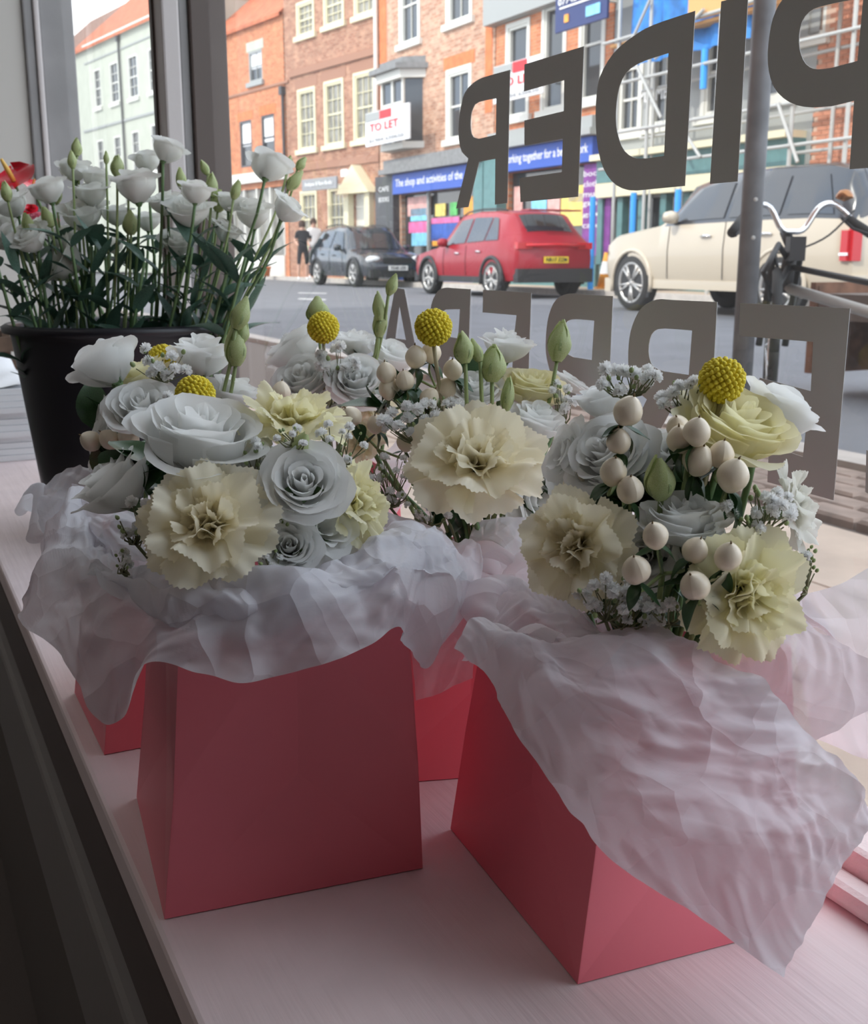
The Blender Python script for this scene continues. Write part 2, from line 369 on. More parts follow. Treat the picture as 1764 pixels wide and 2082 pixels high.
struct(MB().lbox(-1.74, 3.12, -4.6, SE, -0.85, -0.75), 'floor', 'floor_dark')
struct(MB().lbox(-12, 14.0, -8, 0.25, 7.2, 7.35), 'roof', 'roof_dark')
for (a_, n_) in ((0.2, -2.2), (2.0, -2.2)):
    p = L(a_, n_, 2.33); room_fill(p.x, p.y, p.z, 0.9, 0.9, FILL_E)
# ------------------------------------------------------------------ lettering on the glass
def glass_letter(name, outer, holes, label, grp):
    cu = bpy.data.curves.new('letter', 'CURVE'); cu.dimensions = '2D'; cu.fill_mode = 'BOTH'; cu.extrude = 0.0002
    for poly in [outer]+holes:
        pts = [onn(x, y, -0.001) for x, y in poly]
        sp = cu.splines.new('POLY'); sp.points.add(len(pts)-1); sp.use_cyclic_u = True
        for i, (a, z) in enumerate(pts): sp.points[i].co = (a, z, 0, 1)
    t = bpy.data.objects.new('t', cu); COL.objects.link(t)
    me = bpy.data.meshes.new_from_object(t.evaluated_get(bpy.context.evaluated_depsgraph_get()))
    bpy.data.objects.remove(t)
    a0 = sum(v.co.x for v in me.vertices)/len(me.vertices); z0 = min(v.co.y for v in me.vertices)
    base = L(a0, -0.001, z0)
    for v in me.vertices:
        p = L(v.co.x, -0.001 - v.co.z, v.co.y) - base; v.co = p
    me.materials.clear(); me.materials.append(M_['vinyl'])
    o = link(name, me); o.location = base
    tag(o, label, 'letter'); o['group'] = grp
def arc(pts, n=24): return [tuple(p) for p in catmull(pts, n)]
G1 = 'big letters of the upper line on the shop glass'; G2 = 'letters of the lower line on the shop glass'
glass_letter('window_letter', [(1037,142),(1031,413),(1006,416),(1007,323),(974,329),(952,421),(927,424)]+arc([(952,322),(937,305),(932,270),(935,230),(942,195),(955,175),(972,162),(990,155),(1037,142)],20)[:-1],
  [[(1009,200),(1008,274)]+arc([(974,282),(962,278),(957,262),(957,240),(961,222),(972,208),(1009,200)],14)[:-1]], 'dark mirrored letter R at the left end of the upper line', G1)
glass_letter('window_letter', [(1187,94),(1175,400),(1058,411),(1056,362),(1142,350),(1144,282),(1066,296),(1066,245),(1146,226),(1147,163),(1065,186),(1066,131)], [], 'dark mirrored letter E in the upper line, above the red car', G1)
glass_letter('window_letter', [(1413,22),(1392,378)]+arc([(1330,384),(1280,387),(1245,370),(1222,330),(1212,270),(1212,200),(1222,150),(1250,105),(1290,72),(1330,50),(1413,22)],30)[:-1],
  [[(1359,108),(1350,317)]+arc([(1315,322),(1290,321),(1268,305),(1255,270),(1252,235),(1256,190),(1270,152),(1300,128),(1359,108)],22)[:-1]], 'dark mirrored letter D in the upper line', G1)
glass_letter('window_letter', [(1466,3),(1521,-12),(1499,369),(1443,374)], [], 'dark straight letter I in the upper line, left of the pole', G1)
glass_letter('window_letter', [(1840,-75),(1790,340),(1727,344),(1736,205)]+arc([(1690,216),(1640,218),(1600,205),(1572,175),(1561,130),(1563,80),(1572,35),(1590,0),(1620,-30),(1680,-50),(1840,-75)],28)[:-1],
  [[(1755,-5),(1743,124)]+arc([(1690,138),(1660,141),(1640,132),(1628,110),(1624,80),(1630,45),(1648,22),(1680,10),(1755,-5)],20)[:-1]], 'dark mirrored letter P cut off by the right edge, right of the pole', G1)
glass_letter('window_letter', [(1505,616),(1728,627),(1694,1017),(1560,980),(1563,905),(1632,929),(1638,873),(1540,846),(1544,768),(1648,795),(1653,695),(1502,683)], [], 'large grey mirrored letter E at the right end of the lower line', G2)
glass_letter('window_letter', [(1458,614),(1440,940),(1392,928),(1398,838),(1366,830),(1320,915),(1272,900),(1315,812)]+arc([(1288,790),(1278,750),(1278,700),(1286,660),(1305,625),(1335,609),(1370,610),(1458,614)],22)[:-1],
  [[(1407,672),(1400,762)]+arc([(1350,755),(1328,745),(1319,722),(1320,695),(1328,675),(1348,668),(1407,672)],14)[:-1]], 'grey mirrored letter R in the lower line beside the end E', G2)
glass_letter('window_letter', [(1246,602),(1234,880),(1198,872),(1202,790),(1178,785),(1145,860),(1105,850),(1138,775)]+arc([(1118,755),(1110,720),(1110,680),(1116,640),(1130,610),(1155,597),(1190,599),(1246,602)],22)[:-1],
  [[(1208,652),(1203,732)]+arc([(1165,726),(1150,716),(1144,696),(1145,672),(1152,654),(1170,649),(1208,652)],14)[:-1]], 'grey mirrored letter R in the lower line above the tall green bud', G2)
glass_letter('window_letter', [(982,589),(1080,595),(1072,830),(985,810),(986,765),(1040,777),(1042,735),(990,725),(991,683),(1044,692),(1050,641),(981,635)], [], 'grey mirrored letter E in the lower line, mostly behind the flowers', G2)
glass_letter('window_letter', [(957,588),(950,790),(925,786),(928,728),(915,725),(893,775),(865,770),(888,718)]+arc([(876,700),(872,680),(873,650),(878,615),(890,592),(905,585),(925,586),(957,588)],20)[:-1],
  [[(935,629),(931,688)]+arc([(908,684),(899,676),(896,660),(898,642),(904,630),(935,629)],12)[:-1]], 'grey mirrored letter R in the lower line behind the yellow ball flower', G2)
glass_letter('window_letter', [(803,585),(822,588),(855,760),(836,757),(830,722),(800,716),(794,748),(774,744)], [[(812,622),(804,688),(825,691)]], 'grey letter A at the left end of the lower line', G2)
glass_letter('window_letter', [(1900,960),(1885,1080),(1759,1000),(1761,915)], [], 'sliver of a grey letter at the right edge beyond the end E', G2)
# ================================================================== STREET
ZR = -0.35; ZP = -0.23
def gslab(a0, a1, n0, n1, z0, z1, name, m): return struct(MB().lbox(a0, a1, n0, n1, z0, z1), name, m)
gslab(-15, 90, 2.3, 12.4, ZR-0.2, ZR, 'road', 'asphalt')
gslab(-15, 90, 12.4, 30, ZR-0.2, ZP, 'ground_far_pavement', 'far_pave')
gslab(-15, 90, 0.25, 2.15, ZR-0.2, ZP-0.03, 'ground_near_pavement', 'ground_joint')
kb = empty('kerb', L(0, 2.22, ZR), rz=0); kb['kind'] = 'structure'
me_k = None
for i in range(44):
    a = -2+i*0.92
    o = MB().lbox(a, a+0.90, 2.15, 2.30, ZR, ZP+0.004).obj('kerb_stone', M_['kerb_stone'], None)
    o.parent = kb; o.location = -kb.location
kf = empty('kerb_far', L(0, 12.4, ZR)); kf['kind'] = 'structure'
o = MB().lbox(-5, 70, 12.28, 12.42, ZR, ZP+0.01).obj('kerb_line', M_['kerb_stone'], kf); o.location = -kf.location
pv = empty('pavement', L(0, 1.0, ZP)); pv['kind'] = 'structure'
def unit(sx, sy, sz, m, b=0.0):
    return MB().add([( -sx/2, -sy/2, -sz), (sx/2, -sy/2, -sz), (sx/2, sy/2, -sz), (-sx/2, sy/2, -sz),
      (-sx/2, -sy/2, -b), (sx/2, -sy/2, -b), (sx/2, sy/2, -b), (-sx/2, sy/2, -b),
      (-sx/2+b, -sy/2+b, 0), (sx/2-b, -sy/2+b, 0), (sx/2-b, sy/2-b, 0), (-sx/2+b, sy/2-b, 0)],
      [(0,1,5,4),(1,2,6,5),(2,3,7,6),(3,0,4,7),(4,5,9,8),(5,6,10,9),(6,7,11,10),(7,4,8,11),(8,9,10,11)]).mesh('paver', M_[m])
slab_me = unit(0.595, 0.395, 0.05, 'slab', 0.004)
for j in range(3):
    for i in range(10):
        p = L(-1.2+i*0.605+(0.3 if j % 2 else 0), 0.46+j*0.405, ZP+rnd.uniform(-0.002, 0.002)) - pv.location
        o = link('paving_slab', slab_me, pv); o.location = p; o.rotation_euler = (0, 0, AROT)
sett_me = unit(0.195, 0.095, 0.05, 'sett', 0.008)
for j in range(5):
    for i in range(26):
        p = L(-0.9+i*0.205+(0.1 if j % 2 else 0), 1.62+j*0.107, ZP+rnd.uniform(-0.005, 0.003)) - pv.location
        o = link('sett', sett_me, pv); o.location = p; o.rotation_euler = (0, 0, AROT+rnd.uniform(-.02, .02))
for (x0, y0, x1, y1) in ((604, 596, 662, 597), (604, 608, 660, 610)):
    p0 = onz(x0, y0, ZR+0.003); p1 = onz(x1, y1, ZR+0.003); d = Vector((0, 0.35, 0))
    tag(MB().add([p0, p1, p1+d, p0+d], [(0,1,2,3)]).obj('road_marking', M_['road_line']), kind='structure')
# ------------------------------------------------------------------ text
def text_mesh(s, size, m, align='CENTER', bold=0.0):
    cu = bpy.data.curves.new('txt', 'FONT'); cu.body = s; cu.size = size; cu.align_x = align; cu.align_y = 'CENTER'; cu.extrude = 0.004; cu.offset = bold
    cu.resolution_u = 2
    t = bpy.data.objects.new('t', cu); COL.objects.link(t)
    me = bpy.data.meshes.new_from_object(t.evaluated_get(bpy.context.evaluated_depsgraph_get())); bpy.data.objects.remove(t)
    me.materials.clear(); me.materials.append(M_[m]); return me
TXROT = Matrix.Rotation(math.pi/2, 4, 'X')
def put_text(parent, s, x, y, z, w, h, m, bold=0.0, name='lettering'):
    me = text_mesh(s, 1.0, m, bold=bold); xs = [v.co.x for v in me.vertices]; ys = [v.co.y for v in me.vertices]
    cw = max(xs)-min(xs); ch = max(ys)-min(ys); cx = (max(xs)+min(xs))/2; cy = (max(ys)+min(ys))/2
    for v in me.vertices: v.co.x = (v.co.x-cx)*w/cw; v.co.y = (v.co.y-cy)*h/ch; v.co.z *= 0.5
    return link(name, me, parent, Matrix.Translation((x, y, z)) @ TXROT)
# ------------------------------------------------------------------ facades
class Fac:
    def __init__(s, B, d): s.B = np.array(B); s.d = np.array(d)/np.linalg.norm(d); s.n = np.array((-s.d[1], s.d[0])); s.rz = math.atan2(s.d[1], s.d[0])
    def px(s, x, y, off=0.0):
        r = rdir(x, y); k = (s.B.dot(s.n)+off)/(r[0]*s.n[0]+r[1]*s.n[1])
        return (k*(r[0]*s.d[0]+r[1]*s.d[1]) - s.B.dot(s.d), CAMH + r[2]*k)
    def world(s, a, z, off=0.0): p = s.B + s.d*a + s.n*off; return Vector((p[0], p[1], z))
BEND = (-1.67, 35.1)
FR = Fac(BEND, (0.469, -0.883)); FL_ = Fac(BEND, (0.577, -0.816))
class Building:
    def __init__(s, fac, x0, x1, top, wall, name, label, cat='building', depth=7.0, off=0.0, zb=ZP):
        s.f = fac; s.off = off; s.s0 = fac.px(x0, 520, off)[0]; s.s1 = fac.px(x1, 520, off)[0]; s.top = top; s.zb = zb; s.wall = wall; s.depth = depth
        s.e = empty(name, fac.world(s.s0, zb, off), label, cat, rz=fac.rz); s.rects = []
    def loc(s, x, y): a, z = s.f.px(x, y, s.off); return a-s.s0, z-s.zb
    def rect(s, xl, xr, yt, yb):
        x0, z1 = s.loc(xl, yt); _, z0 = s.loc(xl, yb); x1, _ = s.loc(xr, (yt+yb)/2); return x0, x1, z0, z1
    def part(s, mb, name, m, parent=None): return mb.obj(name, M_[m], parent or s.e)
    def window(s, xl, xr, yt, yb, frame='cream_paint', bars=(2, 4), sill=True, glass='window_dark', surround=0.0, curtain=0.0, head=None):
        x0, x1, z0, z1 = s.rect(xl, xr, yt, yb); s.rects.append((x0, x1, z0, z1)); t = 0.07; D = 0.10
        m = MB(); m.box(x0, x0+t, 0.0, D, z0, z1); m.box(x1-t, x1, 0.0, D, z0, z1); m.box(x0+t, x1-t, 0.0, D, z1-t, z1); m.box(x0+t, x1-t, 0.0, D, z0, z0+t)
        if surround:
            u = surround; m.box(x0-u, x0+0.01, -0.03, 0.01, z0, z1+u); m.box(x1-0.01, x1+u, -0.03, 0.01, z0, z1+u); m.box(x0+0.01, x1-0.01, -0.03, 0.01, z1-0.01, z1+u)
        w = s.part(m, 'window', frame)
        MB().add([(x0+t, 0.08, z0+t), (x1-t, 0.08, z0+t), (x1-t, 0.08, z1-t), (x0+t, 0.08, z1-t)], [(0,1,2,3)]).obj('pane', M_[glass], w)
        if curtain: MB().box(x0+t, x1-t, 0.068, 0.076, z1-t-(z1-z0)*curtain, z1-t).obj('blind', M_['sign_white'], w)
        b = MB(); nx, nz = bars; e = 0.022
        for i in range(1, nx+1):
            xx = x0+t+(x1-x0-2*t)*i/(nx+1); b.box(xx-e/2, xx+e/2, 0.045, 0.079, z0+t, z1-t)
        for i in range(1, nz):
            zz = z0+t+(z1-z0-2*t)*i/nz; ee = 0.05 if (nz % 2 == 0 and i == nz//2) else e; b.box(x0+t, x1-t, 0.04, 0.0785, zz-ee/2, zz+ee/2)
        if b.v: b.obj('glazing_bars', M_[frame], w)
        if sill: MB().box(x0-0.12-surround, x1+0.12+surround, -0.10, 0.02, z0-0.16, z0-0.002).obj('sill', M_[frame], w)
        if head: s.part(MB().box(x0-0.15-surround, x1+0.15+surround, -0.012, 0.01, z1+surround+0.002, z1+surround+0.32), 'window_head', head)
        return w
    def hole(s, xl, xr, yt, yb): r = s.rect(xl, xr, yt, yb); s.rects.append(r); return r
    def band(s, x0, x1, y, h, m, out=0.05, name='string_course'):
        a, z = s.loc(x0, y); b, _ = s.loc(x1, y); return s.part(MB().box(a, b, -out, 0.01, z-h/2, z+h/2), name, m)
    def pipe(s, x, yt, yb, r=0.05, m='dark_paint'):
        a, z1 = s.loc(x, yt); _, z0 = s.loc(x, yb); mb = MB(); mb.tube([(a, -r-0.03, z0), (a, -r-0.03, z1)], r, 8)
        mb.box(a-2*r, a+2*r, -3*r-.03, -0.01, z1-0.05, z1+0.22); return s.part(mb, 'drainpipe', m)
    def finish(s, roof=None, eave=0.25, rise=3.0):
        Wd = s.s1-s.s0; H = s.top
        xs = sorted(set([0, Wd]+[min(max(v, 0), Wd) for r in s.rects for v in r[:2]])); zs = sorted(set([0, H]+[min(max(v, 0), H) for r in s.rects for v in r[2:]]))
        m = MB()
        for i in range(len(xs)-1):
            for j in range(len(zs)-1):
                cx, cz = (xs[i]+xs[i+1])/2, (zs[j]+zs[j+1])/2
                if any(r[0] < cx < r[1] and r[2] < cz < r[3] for r in s.rects): continue
                m.add([(xs[i], 0, zs[j]), (xs[i+1], 0, zs[j]), (xs[i+1], 0, zs[j+1]), (xs[i], 0, zs[j+1])], [(0,1,2,3)])
        for r in s.rects:
            x0, x1, z0, z1 = r; D = 0.2
            m.add([(x0,0,z0),(x1,0,z0),(x1,0,z1),(x0,0,z1),(x0,D,z0),(x1,D,z0),(x1,D,z1),(x0,D,z1)], [(0,1,5,4),(1,2,6,5),(2,3,7,6),(3,0,4,7),(4,5,6,7)])
        D = s.depth; m.add([(0,0,0),(0,D,0),(Wd,D,0),(Wd,0,0),(0,0,H),(0,D,H),(Wd,D,H),(Wd,0,H)], [(0,4,5,1),(1,5,6,2),(2,6,7,3),(4,7,6,5)])
        s.part(m, 'wall', s.wall)
        if roof:
            rm = MB().add([(-0.02,-eave,H-0.05),(Wd+0.02,-eave,H-0.05),(Wd+0.02,D/2,H+rise),(-0.02,D/2,H+rise),(-0.02,D,H),(Wd+0.02,D,H),(-0.02,-eave,H-0.17),(Wd+0.02,-eave,H-0.17)], [(0,1,2,3),(3,2,5,4),(6,7,1,0),(0,3,4),(1,5,2)])
            s.part(rm, 'roof', roof)
def ztop(fac, x, y): return fac.px(x, y)[1] - ZP
# white rendered terrace far left
b = Building(FL_, 172, 440, ztop(FL_, 250, 62), 'render_white', 'terrace_building', 'white painted town building with small sash windows and orange tiled roof, seen between window posts')
for (xl, xr, yt, yb) in ((190,205,143,222),(222,241,130,213),(259,280,116,203),(300,321,100,190),(197,212,286,370),(231,247,278,365),(267,284,268,358),(306,324,254,350),(360,382,75,170),(402,424,55,155)):
    b.window(xl, xr, yt, yb, 'white_paint', (1, 4), True, 'window_dark')
b.band(172, 440, 131, 0.07, 'grey_paint', .04); b.band(172, 440, 268, 0.10, 'grey_paint', .06)
b.band(172, 440, 98, 0.16, 'white_paint', .14, 'eaves'); b.pipe(243, 82, 420); b.finish('roof_tile', 0.2, 3.2)
b = Building(FL_, 90, 172, ztop(FL_, 160, 112), 'brick_orange', 'terrace_building', 'narrow orange brick building at the far left beyond the white building')
b.window(120, 140, 180, 250, 'white_paint', (1, 2)); b.finish('roof_dark', 0.2, 3.2)
b = Building(FL_, 60, 250, 12.5, 'brick_brown', 'terrace_building', 'taller tiled house behind, grey dormer above the white building', off=9.0)
b.part(MB().box(2, 5.4, -0.6, 2.5, 7.6, 9.6), 'dormer', 'lead_grey'); b.finish('roof_dark', 0.3, 3.5)
# orange brick
b = Building(FL_, 440, 588, ztop(FL_, 520, 42), 'brick_orange', 'terrace_building', 'plain orange brick building beside the dark window post, three narrow windows')
b.window(505, 533, 107, 170, 'grey_paint', (1, 2), True, 'window_dark', curtain=.5, head='render_white')
b.window(487, 512, 248, 342, 'dark_paint', (0, 2), False, 'window_dark', curtain=.5, head='brick_trim'); b.window(531, 558, 236, 326, 'dark_paint', (0, 2), False, 'window_dark', curtain=.55, head='brick_trim')
b.band(440, 588, 205, 0.08, 'stone_band', .05); b.band(440, 588, 372, 0.35, 'white_paint', .2, 'shop_cornice')
r = b.hole(446, 578, 392, 520); b.part(MB().box(r[0], r[1], 0.12, 0.16, r[2], r[3]), 'shop_window', 'window_curtain')
b.part(MB().box(r[0], r[1], -0.05, 0.05, 0, r[2]), 'stall_riser', 'white_paint')
for k in range(6): b.part(MB().box(r[0]+k*(r[1]-r[0])/5-.05, r[0]+k*(r[1]-r[0])/5+.05, 0.0, 0.11, r[2], r[3]), 'shop_mullion', 'white_paint')
b.pipe(578, 190, 440); b.pipe(461, 270, 360, .04); b.finish('roof_tile', 0.15, 3.0)
# brown brick with cream sashes
b = Building(FL_, 590, 772, 14.5, 'brick_brown', 'terrace_building', 'brown brick townhouse with tall cream sash windows and a pedimented door')
for (xl, xr, yt, yb) in ((605,637,12,76),(660,697,-25,55),(722,760,-70,35),(607,640,188,306),(661,697,172,297),(721,760,155,287)):
    b.window(xl, xr, yt, yb, 'cream_paint', (2, 4), True, 'window_curtain', 0.08, head='stone_band')
for (xl, xr, yt, yb) in ((613,643,394,500),(669,700,385,500)): b.window(xl, xr, yt, yb, 'cream_paint', (2, 4), True, 'window_curtain', 0.08)
b.band(590, 772, 152, 0.22, 'stone_band', .08); b.band(590, 772, 345, 0.22, 'stone_band', .05)
r = b.hole(718, 752, 395, 555)
b.part(MB().box(r[0], r[1], .1, .15, 0, r[3]), 'door', 'white_paint')
dm = MB(); dm.box(r[0]-.28, r[0], -.2, .02, 0, r[3]); dm.box(r[1], r[1]+.28, -.2, .02, 0, r[3]); b.part(dm, 'pilaster', 'cream_paint')
cx = (r[0]+r[1])/2; hw = (r[1]-r[0])/2+.5
b.part(MB().prism([Vector((cx-hw, -.35, r[3])), Vector((cx+hw, -.35, r[3])), Vector((cx, -.35, r[3]+.85))], Vector((0, .36, 0))), 'pediment', 'cream_paint')
b.pipe(768, -60, 290, .07, 'white_paint'); b.finish('roof_dark')
# pale brick with bay window + charity shop
b = Building(FR, 774, 1001, 15, 'brick_pale', 'terrace_building', 'pinkish brick building with a white bay window over a blue fronted charity shop')
for (xl, xr, yt, yb) in ((815,850,-60,92),(912,956,-110,50)): b.window(xl, xr, yt, yb, 'white_paint', (1, 2), True, 'window_dark', 0.12, head='brick_trim')
b.window(912, 954, 152, 285, 'white_paint', (1, 2), True, 'window_dark', 0.12, head='brick_trim')
for (xq) in (779, 990): b.part(MB().box(*[b.loc(xq-5, 300)[0], b.loc(xq+9, 300)[0]], -.012, 0.0, 4.2, 15), 'quoin_strip', 'brick_trim')
x0, x1, z0, z1 = b.rect(793, 862, 178, 300)
bw = b.part(MB().hexa([(x0, 0), (x0+.35, -.5), (x1-.35, -.5), (x1, 0)], z0-.18, z0), 'bay_window', 'white_paint')
m = MB(); m.hexa([(x0+.08, 0), (x0+.4, -.42), (x1-.4, -.42), (x1-.08, 0)], z0, z1); m.obj('pane', M_['window_dark'], bw)
m = MB(); m.hexa([(x0-.1, 0), (x0+.3, -.6), (x1-.3, -.6), (x1+.1, 0)], z1, z1+.22); 
for xx in (x0+.38, (x0+x1)/2, x1-.42): m.box(xx-.05, xx+.05, -.47, -.41, z0, z1)
m.box(x0+.4, x1-.4, -.47, -.41, (z0+z1)/2+.15, (z0+z1)/2+.25); m.obj('bay_frame', M_['white_paint'], bw)
m = MB(); m.hexa([(x0-.25, 0), (x0+.2, -.78), (x1-.2, -.78), (x1+.25, 0)], z1+.22, z1+.36); m.hexa([(x0-.1, 0), (x0+.35, -.5), (x1-.35, -.5), (x1+.1, 0)], z1+.36, z1+.55); m.obj('lead_roof', M_['lead_grey'], bw)
def shopfront(b, xl, xr, ytl, ybl, txt, cornice='lead_grey'):
    x0, z1 = b.loc(xl, ytl); _, z0 = b.loc(xl, ybl); x1, _ = b.loc(xr, 400)
    fa = b.part(MB().box(x0, x1, -.28, -.02, z0, z1), 'fascia', 'fascia_blue'); put_text(fa, txt, (x0+x1)/2, -.285, (z0+z1)/2, (x1-x0)*.92, (z1-z0)*.52, 'sign_white', .01)
    m = MB(); m.box(x0-.5, x1+.2, -.5, 0, z1+.02, z1+.16); m.box(x0-.4, x1+.1, -.38, 0, z1+.16, z1+.42); b.part(m, 'cornice', cornice); return x0, x1, z0, z1
x0, x1, z0, z1 = shopfront(b, 815, 990, 357, 396, 'The shop and activities of the city')
m = MB(); p0 = b.loc(776, 400)[0]; p1 = b.loc(812, 400)[0]; m.box(p0, p1, -.22, 0, 0, z1+.02); b.part(m, 'shop_door', 'dark_paint')
for q, tt in enumerate(('CAFE', 'BOOKS')): put_text(b.e, tt, (p0+p1)/2, -.225, z1-.35-q*.3, .7, .14, 'sign_white', name='door_lettering')
r = (x0, x1, .45, z0); b.rects.append((x0+.02, x1-.02, .45, z0))
b.part(MB().box(x0, x1, .13, .19, .45, z0), 'shop_window', 'window_dark'); b.part(MB().box(x0, x1, -.1, 0, 0, .45), 'stall_riser', 'p_blue')
def posters(b, specs):
    for (xl, xr, yt, yb, c) in specs:
        a0, a1, c0, c1 = b.rect(xl, xr, yt, yb); b.part(MB().box(a0, a1, .07, .10, c0, c1), 'poster', c)
posters(b, ((824,870,402,440,'p_salmon'),(830,862,425,450,'p_cyan'),(826,868,452,474,'p_pink'),(832,866,474,500,'p_cyan'),(872,928,444,455,'p_pink'),(872,926,456,490,'p_blue'),(874,930,485,500,'p_orange'),(880,900,415,440,'p_yellow'),(910,924,412,438,'p_green'),(938,958,400,450,'p_orange'),(960,975,395,440,'p_lilac')))
b.part(MB().box(b.loc(870,400)[0]-.05, b.loc(870,400)[0]+.05, -.02, .06, .45, z0), 'shop_mullion', 'grey_paint')
b.part(MB().box(b.loc(982,400)[0], b.loc(1001,400)[0], -.3, 0, 0, z1), 'pilaster', 'teal_paint'); b.finish('roof_dark')
# orange brick 2
b = Building(FR, 1003, 1232, 15, 'brick_orange', 'terrace_building', 'bright orange brick building with white windows over the second blue shop sign')
for (xl, xr, yt, yb) in ((1034,1072,58,240),(1108,1146,18,225),(1186,1225,-20,205)): b.window(xl, xr, yt, yb, 'white_paint', (0, 2), True, 'window_dark', 0.10)
b.band(1003, 1232, 12, 1.0, 'grey_paint', .3, 'stone_balcony')
x0, x1, z0, z1 = shopfront(b, 1034, 1222, 308, 352, 'Working together for a better York', 'grey_paint')
b.rects.append((x0, x1, .5, z0)); b.part(MB().box(x0, x1, .13, .19, .5, z0), 'shop_window', 'window_dark'); b.part(MB().box(x0, x1, -.1, 0, 0, .5), 'stall_riser', 'teal_paint')
posters(b, ((1040,1056,380,430,'p_salmon'),(1075,1105,405,440,'p_cyan'),(1108,1132,398,445,'p_salmon'),(1136,1188,380,460,'p_yellow'),(1150,1184,395,412,'sign_white')))
a0, a1, c0, c1 = b.rect(1196, 1250, 335, 520); pu = b.part(MB().box(a0, a1, -.12, -.02, c0, c1), 'display_panel', 'p_purple')
for q in range(6): put_text(pu, ('books', 'clothes', 'music', 'games', 'gifts', 'cards')[q], (a0+a1)/2-.1, -.125, c1-.2-q*.22, .8, .12, 'sign_white')
b.part(MB().box(b.loc(1003,400)[0], b.loc(1030,400)[0], -.3, 0, 0, z1), 'pilaster', 'teal_paint'); b.finish('roof_dark')
# scaffolded teal shop
b = Building(FR, 1234, 1632, 13, 'grey_paint', 'terrace_building', 'scaffolded building with teal shopfront and blue sheeting behind the white car')
for (xl, xr, yt, yb) in ((1262,1300,140,270),(1330,1372,110,255),(1440,1490,60,235),(1560,1610,0,200)): b.window(xl, xr, yt, yb, 'white_paint', (1, 2), True, 'window_dark', .1)
x0, z1 = b.loc(1236, 330); x1, _ = b.loc(1630, 400); zz = z1
b.part(MB().box(x0, x1, -.3, 0, zz-.45, zz), 'fascia', 'teal_paint'); b.part(MB().box(x0, x1, -.5, 0, zz, zz+.12), 'cornice', 'cream_paint'); b.part(MB().box(x0, x1, -.32, -.02, zz-.75, zz-.46), 'fascia_band', 'cream_paint')
put_text(b.e, 'PLUMB', b.loc(1330, 250)[0], -.05, zz+1.2, .9, .25, 'sign_white', name='shop_lettering')
b.rects.append((x0+.3, x1-.3, .5, zz-.8)); b.part(MB().box(x0, x1, .1, .15, .5, zz-.8), 'shop_window', 'window_dark'); b.part(MB().box(x0, x1, -.15, 0, 0, .5), 'stall_riser', 'teal_paint')
for k in range(9): xx = x0+(x1-x0)*k/8; b.part(MB().box(xx-.09, xx+.09, -.18, 0, .5, zz-.76), 'pilaster', 'teal_paint')
b.finish('roof_dark')
# near brick building, bricks picked apart
b = Building(FR, 1634, 1900, 12, 'mortar', 'brick_building', 'brick building at the right edge with clearly visible bricks, above the white car roof')
b.window(1600+48, 1680, -30, 75, 'white_paint', (0, 1), True, 'window_dark'); 
brick_me = unit(0.213, 0.066, 0.05, 'brick_near', 0.003)
x0, z0 = b.loc(1655, 385); x1, z1 = b.loc(1775, -20); cnt = 0; _, zlow = b.loc(1764, 385)
row = 0; zz = zlow-0.1
while zz < zlow+4.4 and cnt < 290:
    xx = b.loc(1652, 380)[0] + (0.1125 if row % 2 else 0)
    while xx < b.loc(1775, 380)[0]:
        if row % 1 == 0 and not any(r[0]-.1 < xx < r[1]+.1 and r[2]-.2 < zz < r[3]+.05 for r in b.rects):
            link('brick', brick_me, b.e, Matrix.Translation((xx, -0.012-rnd.uniform(0, .004), zz)) @ TXROT); cnt += 1
        xx += 0.225
    zz += 0.075*2 if False else 0.0765; row += 1
    if cnt >= 290: break
b.wall = 'mortar'; b.finish()
s_ = b.e
# boards and signs
def board(name, label, fac, off, xl, xr, yt, yb, m, lines, cat='sign', post=True, thick=.06):
    a0, z1 = fac.px(xl, yt, off); _, z0 = fac.px(xl, yb, off); a1, _ = fac.px(xr, yb, off)
    e = empty(name, fac.world((a0+a1)/2, z0, off), label, cat, rz=fac.rz); w = a1-a0; h = z1-z0
    e_b = MB().box(-w/2, w/2, 0, thick, 0, h).obj('board', M_[m], e); bevel(e_b, .01)
    if post: MB().tube([(0, thick+.03, h*.5), (0, -off, h*.5)], .03).obj('bracket', M_['white_paint'], e)
    for (t, x, z, tw, th, c) in lines:
        if t is None: MB().box(-w/2+x*w, -w/2+(x+tw)*w, -.02, -.001, z*h, (z+th)*h).obj('printed_band', M_[c], e)
        else: put_text(e, t, -w/2+x*w, -.024, z*h, tw*w, th*h, c, .015)
    return e
board('to_let_board', 'white estate agent board with red TO LET beside the bay window', FR, -0.9, 742, 831, 232, 300, 'sign_white',
      ((None, .02, .74, .34, .24, 'grey_paint'), (None, .36, .74, .26, .24, 'sign_red'), ('TO LET', .45, .53, .66, .24, 'sign_red'), (None, .02, .30, .96, .02, 'grey_paint'), ('01904 650650', .5, .15, .8, .12, 'sign_grey')))
board('to_let_board', 'second white TO LET board, half hidden by the big mirrored E', FR, -0.9, 1003, 1101, 137, 212, 'sign_white',
      ((None, .02, .74, .38, .24, 'grey_paint'), (None, .42, .70, .28, .28, 'sign_red'), ('TO LET', .5, .50, .75, .24, 'sign_red'), ('01904 650650', .55, .12, .8, .12, 'sign_grey')))
board('agent_board', 'dark blue board with white phone number near the top edge', FR, -0.9, 1130, 1232, -45, 68, 'sign_navy',
      (('COMMERCIAL', .5, .88, .7, .10, 'sign_white'), ('property agents', .5, .72, .8, .10, 'sign_white'), ('07742 471893', .5, .53, .85, .13, 'sign_white'), (None, .1, .40, .8, .03, 'sign_white'), (None, .62, .12, .26, .18, 'p_cyan'), (None, .2, .14, .08, .14, 'p_orange')))
